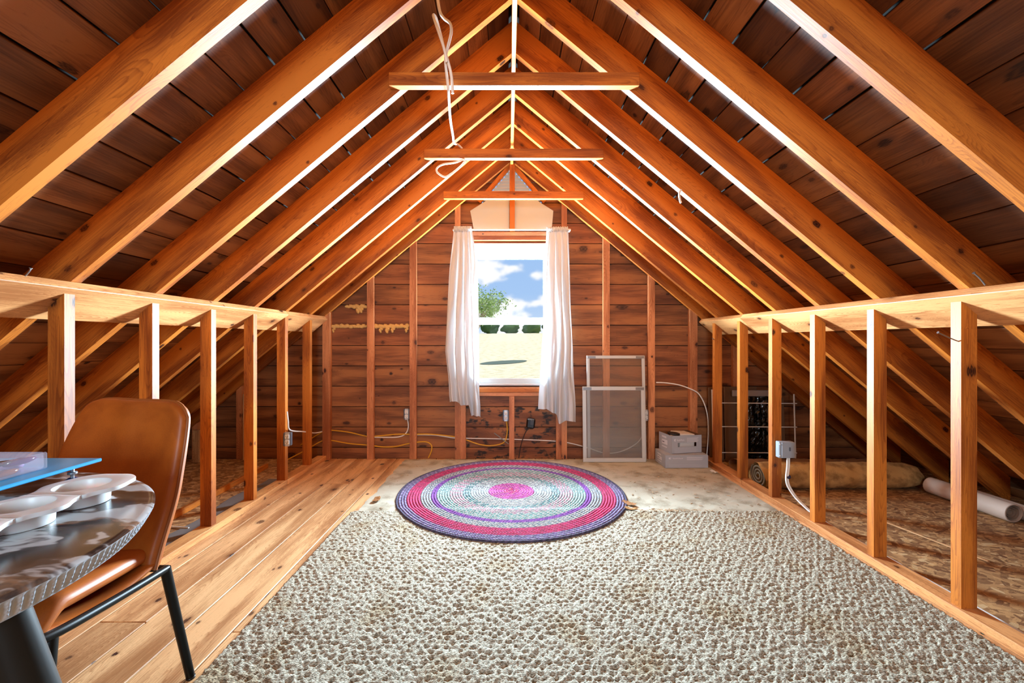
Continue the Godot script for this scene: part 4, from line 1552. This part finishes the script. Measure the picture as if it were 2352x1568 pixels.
# ---------------------------------------------------------------- wiring
func outlet(label: String, x: float, y: float, d: float, face_to: Basis) -> void:
	var o := P(x, y, d)
	var t := thing("wall_outlet", label, "outlet", o, "electrical outlets on the bare studs")
	var s := Shape.new()
	s.block(Transform3D(face_to, o), Vector3(0.058, 0.098, 0.036), 0.004)
	part("box", s, std(Color(0.42, 0.44, 0.48), 0.4, 0.6), t)
	s = Shape.new()
	s.block(Transform3D(face_to, o + face_to * Vector3(0, 0, 0.0195)), Vector3(0.030, 0.104, 0.004), 0.0015)
	part("strap", s, M.metal, t)
	for k in [-1, 1]:
		s = Shape.new()
		s.block(Transform3D(face_to, o + face_to * Vector3(0, 0.021 * k, 0.024)), Vector3(0.032, 0.030, 0.007), 0.006)
		var r := part("receptacle", s, M.white, t)
		s = Shape.new()
		for q in [-1, 1]:
			s.block(Transform3D(face_to, o + face_to * Vector3(0.006 * q, 0.021 * k + 0.003, 0.0277)), Vector3(0.0025, 0.009, 0.001), 0.0)
		s.block(Transform3D(face_to, o + face_to * Vector3(0, 0.021 * k - 0.008, 0.0277)), Vector3(0.005, 0.005, 0.001), 0.0)
		part("slots", s, M.black, r)


func wiring() -> void:
	outlet("outlet on the gable boards beside the yellow cables", -0.942, 0.418, FAR - 0.022, Basis())
	outlet("outlet on the gable boards right under the window sill", -0.025, 0.405, FAR - 0.022, Basis())
	outlet("outlet on the gable stud beside the leaning storm windows", 1.268, 0.41, FAR - 0.024, Basis())
	outlet("outlet on the side of a left knee wall stud behind the chair", -1.655, 0.36, 3.222, Basis(Vector3.UP, 0.25))

	var ycab := "yellow and white cables along the gable wall"
	solo("yellow_cable", tubed([Vector3(-1.936, 0.126, -3.998), Vector3(-1.823, 0.195, -3.998), Vector3(-1.713, 0.256, -3.998), Vector3(-1.653, 0.264, -3.998), Vector3(-1.491, 0.247, -3.998), Vector3(-1.308, 0.207, -3.998), Vector3(-1.207, 0.211, -3.998), Vector3(-1.045, 0.227, -3.998), Vector3(-0.883, 0.227, -3.998), Vector3(-0.721, 0.227, -3.998), Vector3(-0.518, 0.207, -3.998), Vector3(-0.417, 0.183, -3.998), Vector3(-0.275, 0.134, -3.998), Vector3(-0.154, 0.122, -3.998), Vector3(-0.041, 0.154, -3.998), Vector3(-0.012, 0.256, -3.998), Vector3(-0.022, 0.36, -3.998)], 0.0058, 7), M.cable_yellow, "upper yellow cable that runs on to the outlet under the window", "cable", ycab)
	solo("yellow_cable", tubed([Vector3(-2.033, 0.008, -3.800), Vector3(-1.889, 0.078, -3.900), Vector3(-1.732, 0.167, -3.985), Vector3(-1.651, 0.171, -3.994), Vector3(-1.489, 0.143, -3.994), Vector3(-1.307, 0.127, -3.994), Vector3(-1.165, 0.111, -3.994), Vector3(-1.044, 0.115, -3.994), Vector3(-0.923, 0.143, -3.994), Vector3(-0.781, 0.159, -3.994), Vector3(-0.720, 0.135, -3.985), Vector3(-0.712, 0.086, -3.98), Vector3(-0.741, 0.014, -3.975)], 0.0058, 7), M.cable_yellow, "lower yellow cable that curls down to the floor", "cable", ycab)
	solo("white_cable", tubed([Vector3(-1.309, 0.202, -4.000), Vector3(-1.167, 0.198, -4.000), Vector3(-1.025, 0.202, -4.000), Vector3(-0.956, 0.235, -4.000), Vector3(-0.932, 0.296, -4.000), Vector3(-0.940, 0.366, -4.000)], 0.0055, 7), M.cable_white, "short white cable bending up into the outlet by the yellow cables", "cable", ycab)
	solo("white_cable", tubed([Vector3(-1.675, 0.560, -3.250), Vector3(-1.665, 0.492, -3.245), Vector3(-1.668, 0.415, -3.28), Vector3(-1.720, 0.335, -3.600), Vector3(-1.745, 0.271, -3.85), Vector3(-1.728, 0.259, -3.94), Vector3(-1.72, 0.26, -3.99)], 0.0055, 7), M.cable_white, "white cable sagging from a left stud towards the gable wall", "cable", ycab)
	solo("white_cable", tubed([Vector3(-0.864, 0.222, -4.002), Vector3(-0.681, 0.218, -4.002), Vector3(-0.519, 0.194, -4.002), Vector3(-0.418, 0.190, -4.002), Vector3(-0.032, 0.182, -4.002), Vector3(0.454, 0.161, -4.002), Vector3(0.697, 0.113, -4.002), Vector3(0.900, 0.052, -4.002), Vector3(1.062, 0.072, -4.002), Vector3(1.204, 0.153, -4.002), Vector3(1.258, 0.255, -4.002), Vector3(1.266, 0.36, -4.0)], 0.0048, 7), M.cable_white, "long thin white cable sagging behind the leaning storm windows", "cable", ycab)
	solo("white_cable", tubed([Vector3(1.36, 0.713, -3.960), Vector3(1.452, 0.709, -3.955), Vector3(1.573, 0.689, -3.950), Vector3(1.693, 0.645, -3.945), Vector3(1.753, 0.601, -3.945), Vector3(1.805, 0.504, -3.950), Vector3(1.834, 0.384, -3.955), Vector3(1.838, 0.223, -3.955), Vector3(1.825, 0.05, -3.955)], 0.0055, 7), M.cable_white, "white cable arching above the grey cartons into the eave", "cable", ycab)
	solo("grey_cable", tubed([Vector3(-0.133, 0.241, -3.986), Vector3(-0.073, 0.197, -3.985), Vector3(0.0, 0.140, -3.985)], 0.005, 7), std(Color(0.5, 0.49, 0.46), 0.5), "short grey cable end poking out under the window", "cable")
	# black plug-in adapter and its lead
	var pa := thing("plug_adapter", "black plug-in adapter hanging low on the wall under the window", "adapter", P(0.20, 0.29, 3.975))
	var s := Shape.new()
	s.block(Transform3D(Basis(Vector3.BACK, -0.12), P(0.205, 0.335, 3.972)), Vector3(0.078, 0.092, 0.06), 0.012)
	part("housing", s, M.black, pa)
	s = Shape.new()
	s.block(Transform3D(Basis(Vector3.BACK, -0.12), P(0.215, 0.345, 3.939)), Vector3(0.036, 0.045, 0.006), 0.002)
	part("label_plate", s, std(Color(0.16, 0.17, 0.18), 0.3), pa)
	part("lead", tubed([P(0.185, 0.292, 3.975), P(0.15, 0.235, 3.975), P(0.115, 0.13, 3.975), P(0.095, 0.012, 3.972)], 0.0045, 7), std(Color(0.16, 0.11, 0.10), 0.5), pa)

	# junction box on a right stud with its cables
	var jb := thing("junction_box", "pale grey junction box on a right knee wall stud", "junction box", P(1.83, 0.33, 2.86))
	var grey := std(Color(0.62, 0.66, 0.71), 0.45)
	part("box", boxed(1.792, 1.892, 0.318, 0.425, 2.845, 2.886, 0.004), grey, jb)
	part("cover", boxed(1.805, 1.892, 0.320, 0.423, 2.836, 2.845, 0.003), grey, jb)
	part("lever", boxed(1.852, 1.860, 0.368, 0.392, 2.830, 2.836, 0.001), std(Color(0.35, 0.38, 0.42), 0.4), jb)
	for q in [[1.797, 0.333], [1.797, 0.41], [1.886, 0.428]]:
		s = Shape.new()
		s.lathe([Vector2(0.0, 0.0), Vector2(0.0045, 0.0), Vector2(0.0045, 0.004), Vector2(0.0, 0.005)], 10, Transform3D(Basis(Vector3.RIGHT, PI / 2), P(q[0], minf(q[1], 0.415), 2.846)))
		part("screw", s, M.white, jb)
	for k in 2:
		part("cable", tubed([P(1.855 + 0.012 * k, 0.318, 2.858), P(1.845 + 0.012 * k, 0.26, 2.845), P(1.822 + 0.012 * k, 0.18, 2.82), P(1.835 + 0.012 * k, 0.12, 2.80), P(1.862 + 0.01 * k, 0.06, 2.74), P(1.885 + 0.008 * k, 0.012, 2.58), P(1.89 + 0.008 * k, 0.008, 2.2), P(1.895 + 0.009 * k, 0.008, 1.8), P(1.90 + 0.01 * k, 0.008, 1.3)], 0.0058, 7), M.cable_white, jb)
	s = Shape.new()
	s.tube([P(1.822, 0.203, 2.83), P(1.862, 0.203, 2.83)], 0.008, 8)
	part("tie", tubed([P(1.838, 0.205, 2.822), P(1.842, 0.197, 2.826)], 0.014, 10, 1), std(Color(0.05, 0.06, 0.2), 0.5), jb)

	# cables that hang from the ridge
	var cg := "cables hanging from the roof"
	solo("hanging_cable", tubed([Vector3(-0.311, 2.60, -1.860), Vector3(-0.301, 2.536, -1.880), Vector3(-0.285, 2.518, -1.900), Vector3(-0.261, 2.510, -1.920), Vector3(-0.259, 2.484, -1.940), Vector3(-0.278, 2.428, -1.960), Vector3(-0.289, 2.385, -1.970), Vector3(-0.286, 2.325, -1.985), Vector3(-0.278, 2.247, -1.990), Vector3(-0.299, 2.236, -2.200), Vector3(-0.324, 2.291, -2.500), Vector3(-0.342, 2.337, -2.700), Vector3(-0.329, 2.372, -2.800), Vector3(-0.308, 2.366, -2.840)], 0.0068, 8), M.cable_white, "long white cable hanging past the nearest collar tie to the next", "cable", cg)
	solo("hanging_cable", tubed([Vector3(-0.281, 2.358, -1.950), Vector3(-0.289, 2.404, -1.930), Vector3(-0.308, 2.456, -1.905), Vector3(-0.330, 2.520, -1.89), Vector3(-0.322, 2.522, -1.905), Vector3(-0.306, 2.469, -1.925), Vector3(-0.292, 2.415, -1.945), Vector3(-0.276, 2.366, -1.96), Vector3(-0.262, 2.306, -1.975), Vector3(-0.258, 2.235, -1.985)], 0.0068, 8), M.cable_white, "folded white cable end hanging before the nearest collar tie", "cable", cg)
	solo("hanging_cable", tubed([Vector3(-0.292, 2.290, -2.830), Vector3(-0.353, 2.266, -2.825), Vector3(-0.424, 2.251, -2.815), Vector3(-0.464, 2.228, -2.81), Vector3(-0.470, 2.203, -2.81), Vector3(-0.447, 2.180, -2.81), Vector3(-0.419, 2.168, -2.815), Vector3(-0.396, 2.177, -2.82), Vector3(-0.353, 2.214, -2.835), Vector3(-0.310, 2.254, -2.84), Vector3(-0.287, 2.286, -2.845)], 0.0062, 8), M.cable_white, "small white cable loop hanging under the middle collar tie", "cable", cg)


# ---------------------------------------------------------------- small things
func lump(pts: PackedVector3Array, o: Vector3, r: Vector3, n: FastNoiseLite, wob: float) -> void:
	for i in 9:
		for j in 12:
			var th := PI * i / 8.0
			var ph := TAU * j / 12.0
			var dv := Vector3(sin(th) * cos(ph), cos(th), sin(th) * sin(ph))
			pts.append(o + dv * r * (1.0 + wob * n.get_noise_3d(o.x * 3 + dv.x, o.y * 3 + dv.y, dv.z)))


func foam(label: String, x0: float, x1: float, y: float, drips: Array) -> void:
	var n := noise(int(x0 * 100) + 300, 2.5, 2)
	var s := Shape.new()
	var x := x0
	var k := 0
	while x < x1:
		var pts := PackedVector3Array()
		var hh := 0.016 + 0.008 * n.get_noise_1d(x * 40)
		lump(pts, P(x, y - 0.004 * sin(k * 2.1), FAR - 0.004), Vector3(0.022, hh, 0.013), n, 0.35)
		s.grid(pts, 9, 12, false, true, 1.0)
		x += 0.017
		k += 1
	for q in drips:
		for i in 4:
			var pts := PackedVector3Array()
			lump(pts, P(q[0] + 0.008 * sin(i * 2.0), y - 0.012 * (i + 1), FAR - 0.004), Vector3(0.017 - 0.002 * i, 0.015, 0.012) * q[1], n, 0.4)
			s.grid(pts, 9, 12, false, true, 1.0)
	solo("foam_bead", s, std(Color(0.86, 0.70, 0.42), 0.75), label, "foam", "expanding foam on the gable boards")


func chip(sd: int, o: Vector3, size: float, m: Material, label: String, called: String, category: String, group: String) -> void:
	var n := noise(sd, 1.0, 2)
	var p := PackedVector3Array()
	for i in 9:
		for j in 7:
			var u := i / 8.0 - 0.5
			var v := j / 6.0 - 0.5
			var taper := 1.0 - 1.6 * u * u
			p.append(o + Basis(Vector3.UP, sd * 1.7) * Vector3(u * size, 0.004 + size * 0.22 * u * u + size * 0.1 * (n.get_noise_2d(u * 3, v * 3) + 0.4), v * size * 0.5 * taper))
	var s := Shape.new()
	s.grid(p, 9, 7, false, false, 1.0)
	solo(called, s, m, label, category, group)


func small_things() -> void:
	foam("yellow foam bead along the upper board joint left of the studs", -1.505, -1.325, 1.417, [[-1.40, 1.3], [-1.37, 1.0]])
	foam("long straight yellow foam bead beside the left corner stud", -1.64, -1.32, 1.232, [[-1.63, 0.8]])
	foam("ragged yellow foam bead between the second and third studs", -1.235, -0.93, 1.232, [[-1.19, 1.0], [-1.13, 1.2], [-1.08, 1.0], [-0.95, 0.9]])

	var paper := std(Color(0.88, 0.89, 0.90), 0.8)
	chip(3, P(1.70, 0.006, 3.56), 0.07, paper, "curled white paper scrap on the canvas before the cartons", "paper_scrap", "scrap", "")
	var bark := std(Color(0.55, 0.36, 0.17), 0.85)
	var g := "brown scraps scattered on the canvas sheet"
	chip(5, P(0.80, 0.007, 2.86), 0.10, bark, "large brown paper scrap beside the edge of the braided rug", "brown_scrap", "scrap", g)
	chip(9, P(0.79, 0.007, 2.77), 0.08, std(Color(0.62, 0.45, 0.25), 0.85), "lighter brown scrap between the braided rug and the carpet", "brown_scrap", "scrap", g)
	chip(12, P(-0.90, 0.007, 2.93), 0.09, bark, "brown scrap on the torn left edge of the canvas", "brown_scrap", "scrap", g)
	# crumbs of bark and chaff
	var r := RandomNumberGenerator.new()
	r.seed = 31
	var s := Shape.new()
	for k in 240:
		var x := r.randf_range(-0.9, 1.70)
		var d := r.randf_range(2.78, 3.9)
		if k < 70:
			x = r.randfn(1.02, 0.10)
			d = r.randfn(2.735, 0.012)
		elif k < 130:
			x = r.randf_range(0.9, 1.7)
		if Vector2(x - 0.02, d - 3.10).length() < 0.84 or (d > 3.62 and x > 0.6):
			continue
		s.tint = Color(0.30, 0.17, 0.08).lerp(Color(0.55, 0.40, 0.25), r.randf())
		var z := r.randf_range(0.004, 0.013)
		s.block(Transform3D(Basis(Vector3.UP, r.randf() * TAU), P(x, 0.0085 if d > 2.75 else 0.0175, d)), Vector3(z * 2.2, 0.002, z * 0.6), 0.0005)
	var cm := std(Color.WHITE, 0.9)
	cm.vertex_color_use_as_albedo = true
	var cr := solo("debris_crumbs", s, cm, "brown crumbs and chaff scattered over the canvas sheet", "crumbs")
	cr.set_meta("kind", "stuff")

	# bent nails
	for a in [[[P(1.775, 1.30, 1.60), P(1.755, 1.325, 1.60), P(1.735, 1.345, 1.602)], "bent nail sticking up from the right top plate"], [[P(1.781, 1.09, 1.70), P(1.755, 1.10, 1.70), P(1.70, 1.125, 1.70)], "long bent nail sticking out of the nearest right stud"], [[P(-1.69, 1.315, 1.50), P(-1.672, 1.335, 1.50), P(-1.668, 1.345, 1.50)], "short nail sticking up from the left top plate"], [[P(1.79, 1.10, 3.74), P(1.765, 1.11, 3.70), P(1.75, 1.115, 3.68)], "short nail in a far stud of the right knee wall"]]:
		var n := thing("nail", a[1], "nail", a[0][0], "nails in the timber")
		part("shank", tubed(a[0], 0.0024, 6, 4), M.steel, n)
		var h := Shape.new()
		var dir: Vector3 = (a[0][2] - a[0][1]).normalized()
		h.tube([a[0][2], a[0][2] + dir * 0.002], 0.005, 10)
		part("head", h, M.steel, n)
	# clip on the right rafter
	var cl := thing("cable_clip", "small white cable clip fixed under a right rafter", "clip", P(0.985, 1.93, 2.47))
	part("clip", tubed([P(0.985, 1.955, 2.45), P(0.975, 1.935, 2.455), P(0.985, 1.905, 2.47), P(0.995, 1.89, 2.48)], 0.006, 8, 4), M.white, cl)
